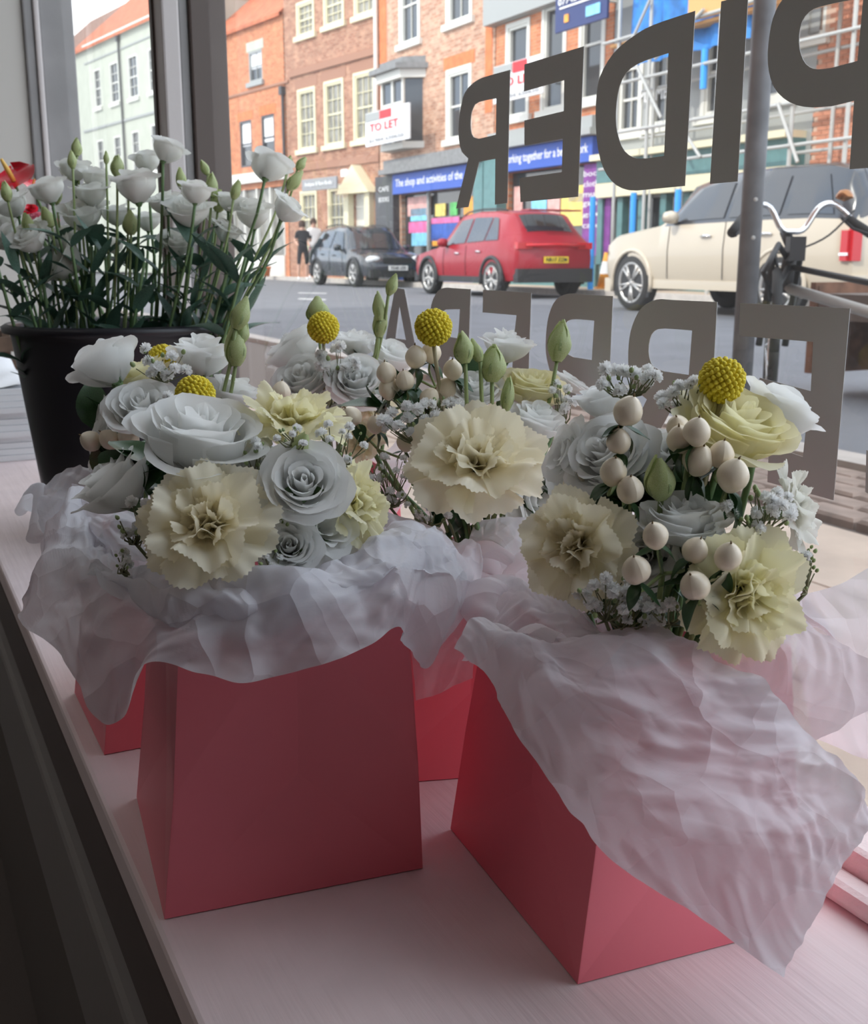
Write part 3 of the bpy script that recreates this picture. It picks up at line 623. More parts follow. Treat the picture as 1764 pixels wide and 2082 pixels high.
board('hanging_sign', 'long grey hanging sign with small white words above the dark car', FL_, -1.0, 613, 684, 366, 390, 'sign_grey', (('Antiques & Rare Books', .5, .5, .8, .45, 'sign_white'),))
board('round_lamp', 'small white box lamp on the brown brick wall above the grey sign', FL_, -.12, 692, 706, 345, 360, 'sign_white', (), 'lamp', post=False)
# scaffold
sc_e = empty('scaffolding', FR.world(FR.px(1240, 520, -1.2)[0], ZP, -1.2), 'steel scaffolding with blue sleeved poles in front of the teal shop', 'scaffolding', rz=FR.rz)
sA = FR.px(1240, 520, -1.2)[0]
def sp(x, y, off=0.0): a, z = FR.px(x, y, -1.2+off); return Vector((a-sA, off, z-ZP))
for x in (1243, 1304, 1440, 1590, 1700):
    a = sp(x, 520).x
    for off in (0.0, 0.9): MB().tube([(a, off, 0), (a, off, 11)], .035).obj('upright', M_['scaf_steel'], sc_e)
xe = sp(1764, 520).x
for z in (2.35, 3.0, 3.9, 4.7, 5.7, 6.9, 8.4):
    for off in (-.05, .95): MB().tube([(-.4, off, z), (xe, off, z+.05)], .03).obj('ledger', M_['scaf_steel'], sc_e)
for (p, q) in (((1300, 130), (1352, 240)), ((1400, 270), (1432, 320)), ((1590, 210), (1630, 330)), ((1330, 0), (1290, 90)), ((1440,20),(1340,120))):
    MB().tube([sp(*p) + Vector((0, -.1, 0)), sp(*q) + Vector((0, -.1, 0))], .03).obj('brace', M_['scaf_steel'], sc_e)
for x, yt, yb in ((1207, 400, 605), (1290, 392, 475), (1381, 385, 462), (1435, 100, 180)):
    a = sp(x, 520); p, q = sp(x, yt), sp(x, yb); q.z = max(q.z, 0.0)
    MB().tube([(p.x, -.02, p.z), (p.x, -.02, q.z)], .06).obj('blue_sleeve', M_['pipe_blue'], sc_e)
MB().box(-.3, xe, .05, .9, 4.62, 4.67).obj('deck_board', M_['scaf_board'], sc_e)
MB().box(sp(1400,60).x, sp(1600,60).x, -.04, -.01, 4.68, 5.1).obj('toe_board', M_['scaf_board'], sc_e)
P = []
x0 = sp(1255, 60).x; x1 = sp(1500, 60).x
for j in range(8):
    P.append([(x0+(x1-x0)*i/24, .3+.08*math.sin(i*1.3+j*.4), 4.25+5*j/7) for i in range(25)])
MB().grid(P).obj('blue_sheeting', M_['tarp_blue'], sc_e, True)
# poster cone
e = empty('traffic_cone', FR.world(FR.px(1232, 520, -.6)[0], ZP, -.6), 'orange and white traffic cone by the purple panel', 'cone')
MB().lathe([(0, .75), (.04, .75), (.17, .04), (.0, .04)], 16).obj('cone_body', M_['p_orange'], e, True)
MB().lathe([(.077, .55), (.125, .30)], 16, Matrix.Scale(1.03, 4)).obj('white_band', M_['sign_white'], e, True); MB().box(-.2, .2, -.2, .2, 0, .04).obj('base', M_['p_orange'], e)
# pots
for i, (x, y) in enumerate(((577, 560), (500, 556))):
    p = onz(x, y, ZP); p = FL_.world(FL_.px(x, y)[0], ZP, -.7)
    e = empty('plant_pot', p, ('small orange pot at the foot of the dark drainpipe', 'small orange pot in front of the cream shop window')[i], 'pot')
    MB().lathe([(.0, 0), (.12, 0), (.17, .30), (.19, .30), (.19, .35), (.16, .35), (.14, .28), (0, .28)], 14).obj('pot', M_['terracotta'], e, True)
    m = MB()
    for k in range(14):
        a = k*2.4; m.tube([(0, 0, .28), (.08*math.cos(a), .08*math.sin(a), .5), (.16*math.cos(a), .16*math.sin(a), .55+.02*(k % 4))], .012, 4)
    m.obj('foliage', M_['stem_green'], e)
# ================================================================== CARS
def car(name, label, a_front, n_side, head, Lc, Wc, Hc, paint, wb, style, plate=None, rim='alloy'):
    # head=+1: nose towards +a (away). Local x = forward, y = left
    rz = AROT if head > 0 else AROT+math.pi
    nc = n_side + Wc/2
    base = L(a_front - head*Lc/2, nc, ZR)
    e = empty(name, base, label, 'car', rz=rz)
    hw = Wc/2; S = style; k0_ = name_kind[name]
    st = [tuple(v) for v in S]                        # (t, zb, zs, zt, ws, wt)
    arr = np.array(st)
    def sec(t):
        r = [np.interp(t, arr[:, 0], arr[:, k]) for k in range(6)]
        return r[1]*Hc, r[2]*Hc, r[3]*Hc, r[4]*hw, r[5]*hw
    def X(t): return (t-0.5)*Lc
    def ring(t):
        zb, zs, zt, ws, wt = sec(t)
        h = [(ws*.93, zb), (ws*.985, zb+.22*(zs-zb)), (ws, zb+.6*(zs-zb)), (ws*.985, zs), (ws*.4+wt*.6, zs+.55*(zt-zs)), (wt, zt-.035), (wt*.86, zt), (wt*.45, zt+.012), (0, zt+.018)]
        return h
    ts = []
    for i in range(len(st)-1):
        for k in range(4): ts.append(st[i][0] + (st[i+1][0]-st[i][0])*k/4)
    ts.append(1.0)
    rows = []
    for t in ts:
        h = ring(t); rows.append([(X(t), y, z) for y, z in h] + [(X(t), -y, z) for y, z in h[-2::-1]])
    m = MB().grid(rows); n = len(rows[0]); m.f = [f[::-1] for f in m.f]
    b0 = 0; m.f.append(tuple(range(n))); m.f.append(tuple(range((len(rows)-1)*n, len(rows)*n))[::-1])
    for j in range(len(rows)-1): m.f.append((j*n, (j+1)*n, (j+1)*n+n-1, j*n+n-1))
    body = m.obj('body', M_[paint], e, True)
    if k0_ == 'white':
        body.data.materials.append(M_['car_black'])
        for p_ in body.data.polygons:
            c_ = p_.center; t_ = c_.x/Lc+.5
            if t_ < .715 and c_.z > sec(t_)[1]+.03: p_.material_index = 1
    md = body.modifiers.new('es', 'EDGE_SPLIT'); md.split_angle = math.radians(50)
    def side_glass(t0, t1, q0=0.10, q1=0.86, taper0=0.0, taper1=0.0, sgn=1):
        P = []; nn = 10
        for j in range(5):
            row = []
            for i in range(nn):
                f = i/(nn-1); g = j/4; tt0 = t0+taper0*g; tt1 = t1-taper1*g; t = tt0+(tt1-tt0)*f
                zb, zs, zt, ws, wt = sec(t); q = q0+(q1-q0)*g
                if q < .55: y = ws*.985+(ws*.4+wt*.6-ws*.985)*q/.55; z = zs+q*(zt-zs)
                else: u = (q-.55)/.45; y = (ws*.4+wt*.6)+(wt-(ws*.4+wt*.6))*u; z = zs+.55*(zt-zs)+u*(.45*(zt-zs)-.035)
                row.append((X(t), sgn*(y+.014), z+.004))
            P.append(row)
        return P
    for sgn in (1, -1):
        for (t0, t1, k0, k1) in S_GLASS[name_kind[name]]:
            MB().grid(side_glass(t0, t1, .08, .84, k0, k1, sgn)).obj('side_window', M_['car_glass'], e, True)
    def top_glass(t0, t1, wf):
        P = []
        for i in range(6):
            t = t0+(t1-t0)*i/5; zb, zs, zt, ws, wt = sec(t)
            P.append([(X(t)+(.012 if t > .5 else -.012), y*wt*wf, zt+.022-.03*abs(y)**3) for y in np.linspace(-1, 1, 9)])
        return MB().grid(P)
    k = name_kind[name]
    top_glass(*TOPG[k][0]).obj('windscreen', M_['car_glass'], e, True); top_glass(*TOPG[k][1]).obj('rear_window', M_['car_glass'], e, True)
    # wheels
    R = WHR[k]
    for xw in (wb[0], wb[1]):
        for sgn in (1, -1):
            xx = X(xw); yy = sgn*hw*.99
            w = MB().lathe([(R*.62, -.21), (R*.95, -.2), (R, -.16), (R, -.04), (R*.95, 0.0), (R*.72, .005)], 28, Matrix.Translation((xx, yy, R)) @ Matrix.Rotation(-sgn*math.pi/2, 4, 'X')).obj('wheel', M_['rubber'], e, True)
            rm = MB(); MX = Matrix.Translation((xx, yy, R)) @ Matrix.Rotation(-sgn*math.pi/2, 4, 'X')
            rm.lathe([(R*.60, -.12), (R*.66, .0), (R*.74, .006), (R*.74, -.01)], 28, MX)
            for s5 in range(5):
                a = s5*2*math.pi/5+.3
                for da in (-.16, .16):
                    p0 = MX @ Vector((R*.10*math.cos(a), R*.10*math.sin(a), -.01)); p1 = MX @ Vector((R*.70*math.cos(a+da), R*.70*math.sin(a+da), -.012)); rm.tube([p0, p1], R*.055, 5)
            rm.lathe([(0, .005), (R*.14, .0), (R*.15, -.05)], 12, MX)
            rm.obj('rim', M_[rim], w, True)
            MB().lathe([(0, -.13), (R*.64, -.13)], 20, MX).obj('brake_disc', M_['rubber'], w)
            ar = MB(); pts = []; 
            for q in range(17):
                a = math.pi*(-.08+1.16*q/16); pts.append((xx+math.cos(a)*R*1.16, sgn*(hw*.985), R+math.sin(a)*R*1.16))
            ar.tube(pts, .045 if k != 'white' else .03, 6); ar.obj('wheel_arch', M_[paint if k == 'white' else 'black_plastic'], e, True)
            ad = MB().add([(xx+math.cos(2*math.pi*q/24)*R*1.14, sgn*(hw*.972+.004), max(.2, R+math.sin(2*math.pi*q/24)*R*1.14)) for q in range(24)], [tuple(range(24))]); ad.obj('arch_liner', M_['black_plastic'], e)
    # sill strip and bumpers
    for sgn in (1, -1):
        zb = sec(.5)[0]; MB().box(X(wb[1])+R*1.2 if wb[1] < wb[0] else X(wb[0])+R*1.2, X(max(wb))-R*1.2, sgn*hw*.93-.03, sgn*hw*.93+.04, zb-.02, zb+.10).obj('sill_trim', M_['black_plastic' if k != 'white' else paint], e)
        MB().box(X(wb[0])+.35, X(wb[0])+.37, 0, .001, 0, .001) if False else None
        # door shut lines and handles
        for td in DOORS[k]:
            zb, zs, zt, ws, wt = sec(td)
            MB().tube([(X(td), sgn*(ws*.988+.002), zb+.12), (X(td), sgn*(ws+.003), zb+.6*(zs-zb)), (X(td)-.02, sgn*(ws*.985+.002), zs)], .006, 4).obj('door_gap', M_['black_plastic'], e)
        for td in HND[k]:
            zb, zs, zt, ws, wt = sec(td); MB().tube([(X(td)-.1, sgn*(ws+.01), zb+.80*(zs-zb)), (X(td), sgn*(ws+.035), zb+.81*(zs-zb)), (X(td)+.1, sgn*(ws+.01), zb+.80*(zs-zb))], .016, 6).obj('door_handle', M_['chrome' if k != 'black' else 'car_black'], e, True)
        tm = MIR[k]; zb, zs, zt, ws, wt = sec(tm)
        mi = MB().lathe([(0, -.11), (.07, -.09), (.09, 0), (.08, .08), (0, .10)], 12, Matrix.Translation((X(tm), sgn*(ws+.10), zs+.10)) @ Matrix.Rotation(math.pi/2, 4, 'X')).obj('door_mirror', M_[paint if k != 'black' else 'car_black'], e, True)
        MB().tube([(X(tm)+.02, sgn*(ws-.02), zs+.02), (X(tm), sgn*(ws+.06), zs+.08)], .03, 6).obj('mirror_arm', M_['black_plastic'], mi)
    # roof rails
    for sgn in (1, -1):
        if k != 'white':
            MB().tube([(X(t), sgn*sec(t)[4]*.9, sec(t)[2]+.04) for t in np.linspace(.18, .6, 7)], .018, 6).obj('roof_rail', M_['black_plastic'], e, True)
    # ends
    xr = -Lc/2; xf = Lc/2
    for sgn in (1, -1):
        if k == 'white':
            MB().box(xr-.015, xr+.06, sgn*hw*.86-.07, sgn*hw*.86+.07, .72, 1.08).obj('tail_lamp', M_['lamp_red'], e)
            MB().box(xr+.03, xr+.13, sgn*hw*.955-.02, sgn*hw*.955+.02, .72, 1.06).obj('tail_lamp', M_['lamp_red'], e)
            MB().box(xr+.02, xr+.14, sgn*hw*.96-.02, sgn*hw*.96+.022, .78, .81).obj('lamp_band', M_['chrome'], e)
        else:
            MB().box(xr-.02, xr+.10, sgn*hw*.72-.16, sgn*hw*.72+.16, .92, 1.04).obj('tail_lamp', M_['lamp_red'], e)
        q = MB().lathe([(0, .04), (.12, .03), (.17, -.04)], 14, Matrix.Translation((xf-.07, sgn*hw*.70, .44*Hc)) @ Matrix.Rotation(math.pi/2, 4, 'Y') @ Matrix.Diagonal((.6, 1.3, 1, 1))); q.obj('headlamp', M_['lamp_clear'], e, True)
    MB().box(xr-.05, xr+.12, -hw*.9, hw*.9, .30, .56).obj('rear_bumper', M_['black_plastic' if k != 'white' else paint], e)
    MB().box(xf-.12, xf+.03, -hw*.86, hw*.86, .26, .46).obj('front_bumper', M_['black_plastic' if k != 'white' else paint], e)
    MB().box(xf-.06, xf+.015, -hw*.45, hw*.45, .62, .76).obj('grille', M_['black_plastic'], e)
    if plate:
        front, txt = plate
        x = (xf+.035) if front else xr-.06; z = .50 if front else .72
        pl = MB().box(min(x, x+.02), max(x, x+.02), -.27, .27, z-.06, z+.06).obj('number_plate', M_['plate_white' if front else 'plate_yellow'], e)
        me = text_mesh(txt, .10, 'black_plastic', bold=.001)
        rot = Matrix.Rotation(math.pi/2 if front else -math.pi/2, 4, 'Z') @ TXROT
        link('plate_text', me, pl, Matrix.Translation((x+(.024 if front else -.006), 0, z)) @ rot)
    if k == 'red':
        MB().tube([(xr-.03, -hw*.7, .98), (xr-.06, 0, 1.0), (xr-.03, hw*.7, .98)], .03, 6).obj('light_bar', M_['lamp_red'], e, True)
        MB().box(xr+.01, xr+.32, -hw*.62, hw*.62, Hc*.975, Hc*.99).obj('roof_spoiler', M_[paint], e)
    return e
name_kind = {'white_suv': 'white', 'red_suv': 'red', 'dark_hatchback': 'black'}
S_GLASS = {'white': ((.06, .21, .05, 0), (.235, .42, 0, 0), (.44, .655, 0, .085)), 'red': ((.14, .25, .07, 0), (.26, .42, 0, 0), (.435, .63, 0, .085)), 'black': ((.12, .23, .07, 0), (.25, .42, 0, 0), (.435, .64, 0, .09))}
TOPG = {'white': ((.625, .70, .84), (.018, .062, .8)), 'red': ((.60, .70, .86), (.045, .125, .78)), 'black': ((.60, .715, .86), (.04, .12, .8))}
WHR = {'white': .40, 'red': .355, 'black': .345}
DOORS = {'white': (.43, .665), 'red': (.42, .64), 'black': (.42, .64)}; HND = {'white': (.27, .50), 'red': (.30, .50), 'black': (.30, .50)}
MIR = {'white': .63, 'red': .60, 'black': .62}
ST_W = ((0, .25, .62, .66, .90, .80), (.012, .20, .63, .80, .93, .78), (.045, .20, .64, .955, .96, .76), (.12, .19, .65, .99, .99, .75), (.30, .19, .65, 1.0, 1.0, .75), (.50, .19, .645, .985, 1.0, .74), (.62, .19, .64, .93, 1.0, .72), (.71, .19, .63, .655, 1.0, .84), (.80, .19, .60, .635, .99, .84), (.93, .19, .56, .60, .96, .80), (.985, .22, .50, .55, .90, .74), (1.0, .26, .46, .50, .84, .70))
ST_S = ((0, .25, .57, .62, .86, .72), (.015, .21, .60, .66, .92, .72), (.05, .20, .62, .76, .95, .70), (.13, .19, .63, .95, .985, .68), (.25, .18, .62, .99, 1.0, .68), (.42, .18, .60, 1.0, 1.0, .69), (.56, .18, .585, .97, 1.0, .69), (.62, .18, .575, .89, 1.0, .69), (.72, .18, .565, .60, .995, .80), (.80, .18, .54, .58, .98, .80), (.92, .18, .50, .53, .95, .76), (.985, .20, .43, .46, .87, .68), (1.0, .24, .38, .42, .80, .62))
car('white_suv', 'large cream white off-roader parked behind the grey pole and the bicycle', 13.80, 9.35, 1, 4.85, 1.98, 1.86, 'car_white', (.835, .225), ST_W)
car('red_suv', 'red family car seen from behind with yellow plate, parked before the blue shop fronts', 22.20, 10.15, 1, 4.45, 1.86, 1.66, 'car_red', (.80, .185), ST_S, (False, 'NR17 ZZM'))
car('dark_hatchback', 'dark grey compact car facing us, left of the red car', 26.5, 10.9, -1, 4.4, 1.84, 1.62, 'car_black', (.80, .19), ST_S, (True, 'YD68 UZK'))
# ================================================================== POLE AND BICYCLE
pb = W(1520, 560, 4.05); pb.z = ZP
pe = empty('street_pole', pb, 'weathered grey steel pole on the near pavement, in front of the white car', 'pole')
lean = -0.0
MB().tube([(0, 0, 0), (0.0, 0, 1.0), (lean*2, 0, 2.6)], .038, 20).obj('pole_tube', M_['galv'], pe, True)
MB().lathe([(.055, 0), (.055, .02), (.045, .05), (.039, .06)], 20).obj('pole_collar', M_['galv'], pe, True)
for k in range(2): MB().lathe([(0, .003), (.006, .002), (.008, 0)], 8, Matrix.Translation((.0, -.038, .70+.13*k)) @ Matrix.Rotation(math.pi/2, 4, 'X')).obj('rivet', M_['scaf_steel'], pe)
hx = Vector((0.446, -0.895, 0)).normalized(); hy = Vector((0.895, 0.446, 0)).normalized()   # towards the rear of the bike / sideways
fw = W(1578, 560, 4.45); fw.z = ZP
be = empty('bicycle', fw, 'black and silver bicycle with curved handlebar and copper bell, leaning by the grey pole', 'bicycle')
def wheel_(c, r, ax, parent):
    u = ax.cross(Vector((0, 0, 1))).normalized(); pts = [c+u*math.cos(2*math.pi*i/40)*r+Vector((0, 0, 1))*math.sin(2*math.pi*i/40)*r for i in range(41)]
    w = MB().tube(pts, .02, 8).obj('tyre', M_['rubber'], parent, True)
    m = MB().tube([c+u*math.cos(2*math.pi*i/40)*(r-.03)+Vector((0, 0, 1))*math.sin(2*math.pi*i/40)*(r-.03) for i in range(41)], .009, 6)
    for i in range(20):
        a = 2*math.pi*i/20; m.tube([c+ax*(.025 if i % 2 else -.025), c+u*math.cos(a)*(r-.03)+Vector((0, 0, 1))*math.sin(a)*(r-.03)], .0015, 4)
    m.obj('spoked_rim', M_['chrome'], w, True); return w
steer = (hy*0.75 + hx*0.66).normalized()
r_w = .29; cfw = Vector((0, 0, r_w)); wheel_(cfw, r_w, steer, be); wheel_(cfw+hx*1.05, r_w, hy, be)
head0 = Vector((0, 0, .50))+hx*.05; head1 = head0+Vector((0, 0, .17))+hx*.02; bbk = hx*.62+Vector((0, 0, .27)); seatj = hx*.80+Vector((0, 0, .50))
fo = MB(); 
for s_ in (-1, 1): fo.tube([cfw+steer*.05*s_, cfw+steer*.05*s_+Vector((0,0,.36))+hx*.05, head0], .014, 8)
fo.obj('fork', M_['black_plastic'], be, True)
MB().tube([head0, head1], .028, 10).obj('head_tube', M_['black_plastic'], be, True)
MB().tube([head0+Vector((0,0,.02)), seatj-hx*.1-Vector((0,0,.10)), bbk+hx*.2], .021, 10).obj('down_tube', M_['scaf_steel'], be, True)
MB().tube([head0+Vector((0,0,.10)), seatj], .012, 10).obj('top_tube', M_['black_plastic'], be, True)
MB().tube([bbk, seatj+hx*.04+Vector((0,0,.12))], .017, 10).obj('seat_tube', M_['black_plastic'], be, True)
MB().tube([bbk, cfw+hx*1.05, seatj], .011, 8).obj('rear_stay', M_['black_plastic'], be, True)
MB().tube([head1, head1+Vector((0,0,.06))-hx*.04], .022, 8).obj('stem', M_['black_plastic'], be, True)
hb = head1+Vector((0, 0, .06)); hs = Vector((1, .25, 0)).normalized()
hbp = catmull([hb-hs*.82*.30+Vector((0,-.06,.02)), hb-hs*.82*.22+Vector((0,0,.09)), hb-hs*.82*.13+Vector((0,0,.09)), hb-hs*.82*.06+Vector((0,0,.01)), hb, hb+hs*.82*.06+Vector((0,0,.01)), hb+hs*.82*.13+Vector((0,0,.09)), hb+hs*.82*.20+Vector((0,0,.105)), hb+hs*.82*.26+Vector((0,-.02,.07)), hb+hs*.82*.30+Vector((0,-.06,.03))], 36)
MB().tube(hbp, .0115, 10).obj('handlebar', M_['chrome'], be, True)
for s_ in (1, -1):
    q0 = hb+hs*.82*.27*s_+Vector((0, -.03, .05)); q1 = q0+hs*.82*s_*.085+Vector((0, -.09, -.06))
    MB().tube([q0, q1], [.017, .019], 10).obj('grip', M_['rubber'], be, True)
    MB().tube([q0-hs*.82*s_*.03, q0+hs*.82*s_*.01+Vector((0, -.05, -.04)), q1+Vector((0,-.05,-.01))], .006, 6).obj('brake_lever', M_['black_plastic'], be, True)
cb = catmull([hb+hs*.25+Vector((0,-.03,.08)), hb+hs*.12+Vector((0,-.08,-.02)), hb+Vector((0,-.06,-.07)), cfw+Vector((0, 0, .36))], 14); MB().tube(cb, .004, 5).obj('cable', M_['rubber'], be, True)
MB().lathe([(0, .034), (.02, .03), (.032, .012), (.034, 0), (0, -.012)], 16, Matrix.Translation(hb+hs*.21+Vector((0, -.01, .125)))).obj('bell', M_['copper'], be, True)
MB().box(-.03, .03, -.03, .03, -.05, .04).obj('front_lamp', M_['black_plastic'], be).matrix_basis = Matrix.Translation(hb+Vector((0, -.05, -.06)))
MB().tube([bbk-hy*.08, bbk+hy*.08], .03, 10).obj('crank', M_['black_plastic'], be, True)
lk = MB().tube([hb+Vector((0,0,-.12)), hb+Vector((-.10,-.12,-.25)), hb+Vector((-.16,-.2,-.15)), hb+Vector((-.08,-.1,-.05)), hb+Vector((0,0,-.12))], .012, 8).obj('lock', M_['black_plastic'], be, True)
# planter behind the bike
pc = W(2010, 700, 5.6); pc.z = ZP
pl = empty('wooden_planter', pc, 'weathered brown wooden trough planter behind the bicycle, at the right edge', 'planter', rz=AROT)
for i in range(5):
    for j in range(3): MB().box(-.85+i*.34, -.85+i*.34+.32, -.32, -.29, .04+j*.15, .04+j*.15+.14).obj('plank', M_['planter_wood'], pl)
for j in range(3): MB().box(-.88, -.855, -.31, .31, .04+j*.15, .18+j*.15).obj('plank', M_['planter_wood'], pl); MB().box(.855, .88, -.31, .31, .04+j*.15, .18+j*.15).obj('plank', M_['planter_wood'], pl)
MB().box(-.9, .9, -.35, -.28, .49, .52).obj('rim_board', M_['planter_wood'], pl); MB().box(-.85, .85, -.28, .31, .3, .44).obj('soil', M_['ground_joint'], pl)
for x in (-.9, .86): MB().box(x, x+.04, -.34, .33, 0, .5).obj('corner_post', M_['planter_wood'], pl)
mm = MB()
for k in range(160):
    p = L(rnd.uniform(-.15, 1.2), rnd.gauss(2.12, .03), ZP); mm.tube([p, p+Vector((rnd.uniform(-.02, .02), rnd.uniform(-.02, .02), rnd.uniform(.015, .04)))], [.004, .001], 3)
tag(mm.obj('moss', M_['moss']), 'strip of yellow green moss along the near kerb', 'moss', kind='stuff')
# ================================================================== PEOPLE
def person(px, py, label, shirt, legs, armup, hgt=1.7, fac=0.98, cap=None, shoes='sign_white'):
    base = FR.world(FR.px(px, 520, -2.4)[0], ZP, -2.4) if False else W(px, py, 0.63*2308/(py-525)*fac); base.z = ZP
    s = hgt/1.7
    V = [(0,0,.95),(0,0,1.12),(0,0,1.36),(0,0.0,1.48),(0,-.01,1.60),(0,-.01,1.67),
         (.10,0,.90),(.11,-.01,.50),(.11,.02,.08),(.11,-.12,.04),(-.10,0,.90),(-.13,.02,.50),(-.14,.06,.08),(-.15,-.06,.04),
         (.18,0,1.40),(.24,-.02,1.14),(.20,-.18,.98+armup*.25),(-.18,0,1.40),(-.24,0,1.14),(-.22,-.14,.95+armup*.1),(.19,-.24,1.02+armup*.3),(-.21,-.20,.92+armup*.1)]
    E = [(0,1),(1,2),(2,3),(3,4),(4,5),(0,6),(6,7),(7,8),(8,9),(0,10),(10,11),(11,12),(12,13),(2,14),(14,15),(15,16),(16,20),(2,17),(17,18),(18,19),(19,21)]
    Rr = [.14,.125,.15,.055,.095,.075,.095,.062,.042,.035,.095,.062,.042,.035,.06,.045,.032,.06,.045,.032,.03,.03]
    me = bpy.data.meshes.new('body'); me.from_pydata([tuple(c*s for c in v) for v in V], E, [])
    o = bpy.data.objects.new('t', me); COL.objects.link(o); md = o.modifiers.new('s', 'SKIN')
    for i, r in enumerate(Rr): me.skin_vertices[0].data[i].radius = (r*s, r*s*.85)
    me.skin_vertices[0].data[0].use_root = True
    o.modifiers.new('ss', 'SUBSURF').levels = 2
    m2 = bpy.data.meshes.new_from_object(o.evaluated_get(bpy.context.evaluated_depsgraph_get())); bpy.data.objects.remove(o)
    e = empty('person', base, label, 'person', rz=math.pi*.15)
    for mn in ('skin', shirt, legs, shoes): m2.materials.append(M_[mn])
    for p in m2.polygons:
        c = p.center/s; p.use_smooth = True
        if c.z > 1.47: k = 0
        elif c.z > .93 and not (abs(c.x) > .17 and c.z < 1.22): k = 1
        elif c.z > .93: k = 0
        elif c.z > .48 and abs(c.x) < .2 and c.y > -.1: k = 2
        elif c.z > .09: k = 0
        else: k = 3
        p.material_index = k
    link('body', m2, e)
    MB().lathe([(0, .12), (.07, .10), (.105, .02), (.10, -.06), (.06, -.12), (0, -.12)], 14, Matrix.Translation((0, .02*s, 1.64*s))).obj('hair', M_['hair_dark'], e, True)
person(617, 568, 'person in a black top and black shorts, bare legs, standing left of the dark car', 'cloth_black', 'cloth_black', 1, 1.65)
person(640, 569, 'person in a white shirt mostly hidden behind the dark car', 'cloth_white', 'cloth_black', .3, 1.78, 1.06)
# ================================================================== FLOWER PARTS
def sm(x): x = np.clip(x, 0, 1); return x*x*(3-2*x)
def rose_petal(r0, rm, rt, H, Wd, seed, curl, drop=0.0, point=0.0, nu=11, nv=10, taper=0.3, frill=0.0):
    rs = np.random.RandomState(seed); ph = rs.uniform(0, 6.28, 6); P = []
    for j in range(nv):
        v = j/(nv-1); row = []
        for i in range(nu):
            u = 2*i/(nu-1)-1
            vv = v*(1-(.20+point)*abs(u)**2.2*v) + .02*math.sin(5*u+ph[0])*v
            rho = r0+(rm-r0)*math.sin(min(vv/.62, 1)*math.pi/2) + (rt-rm)*sm((vv-.45)/.55)
            w = Wd*(taper+(1-taper)*math.sin(math.pi*min(.5, .12+.62*vv)))
            z = H*vv - drop*sm((vv-.5)/.5)
            c = curl*sm((vv-.78)/.22); rho += c*H*.16*(1+.4*math.sin(3*u+ph[1])); z -= abs(c)*H*.05
            rho += rm*.05*math.sin(4.3*u+ph[2]+2*v)*v + frill*rm*math.sin(9*u+ph[3])*sm((vv-.6)/.4)
            z += frill*rm*.7*math.sin(13*u+ph[4])*sm((vv-.7)/.3)
            rho *= (1+.05*u)                                   # spiral overlap
            a = u*w; row.append((rho*math.cos(a), rho*math.sin(a), z))
        P.append(row)
    return P
def carn_petal(Lp, Wf, tilt0, tilt1, seed, nu=19, nv=9, ruff=.12, teeth=.05, claw=.25):
    rs = np.random.RandomState(seed); ph = rs.uniform(0, 6.28, 6); P = []; r = 0; z = 0
    prof = [(0.0, 0.0)]; n = nv-1
    for j in range(n):
        v = (j+.5)/n; t = tilt0+(tilt1-tilt0)*v; r += Lp/n*math.sin(t); z += Lp/n*math.cos(t); prof.append((r, z))
    for j in range(nv):
        v = j/n; t = tilt0+(tilt1-tilt0)*v; row = []
        for i in range(nu):
            u = 2*i/(nu-1)-1
            wv = (.10+.90*sm((v-.03)/.5)); ang = u*Wf*wv
            tri = abs(((i*1.0) % 2)-1)*2-1
            edge = sm((v-.75)/.25)*(teeth*tri*(1 if abs(u) < .97 else 0) + .06*math.sin(5*u+ph[0]))
            shrink = (1-.13*abs(u)**3)
            rad = Lp*v*shrink*(1+edge)
            x = rad*math.sin(ang)*.98; back = rad*math.cos(ang)
            f = back/Lp*n; k = min(int(max(f, 0)), n-1); g = f-k
            pr = prof[k][0]+(prof[k+1][0]-prof[k][0])*g; pz = prof[k][1]+(prof[k+1][1]-prof[k][1])*g
            rf = ruff*Lp*(sm((v-.2)/.8)*math.sin(4.2*u+ph[1])*.8+sm((v-.55)/.45)*math.sin(10*u+ph[2])*.38) + .10*Lp*sm((v-.6)/.4)*math.sin(2.1*u+ph[3])
            nr, nz = -math.cos(t), math.sin(t)
            row.append((pr+nr*rf, x, pz+nz*rf))
        P.append(row)
    return P
PET = {}
def pet(key, fn, m):
    k = (key, m)
    if k not in PET: PET[k] = MB().grid(fn()).mesh('petal', M_[m], True)
    return PET[k]
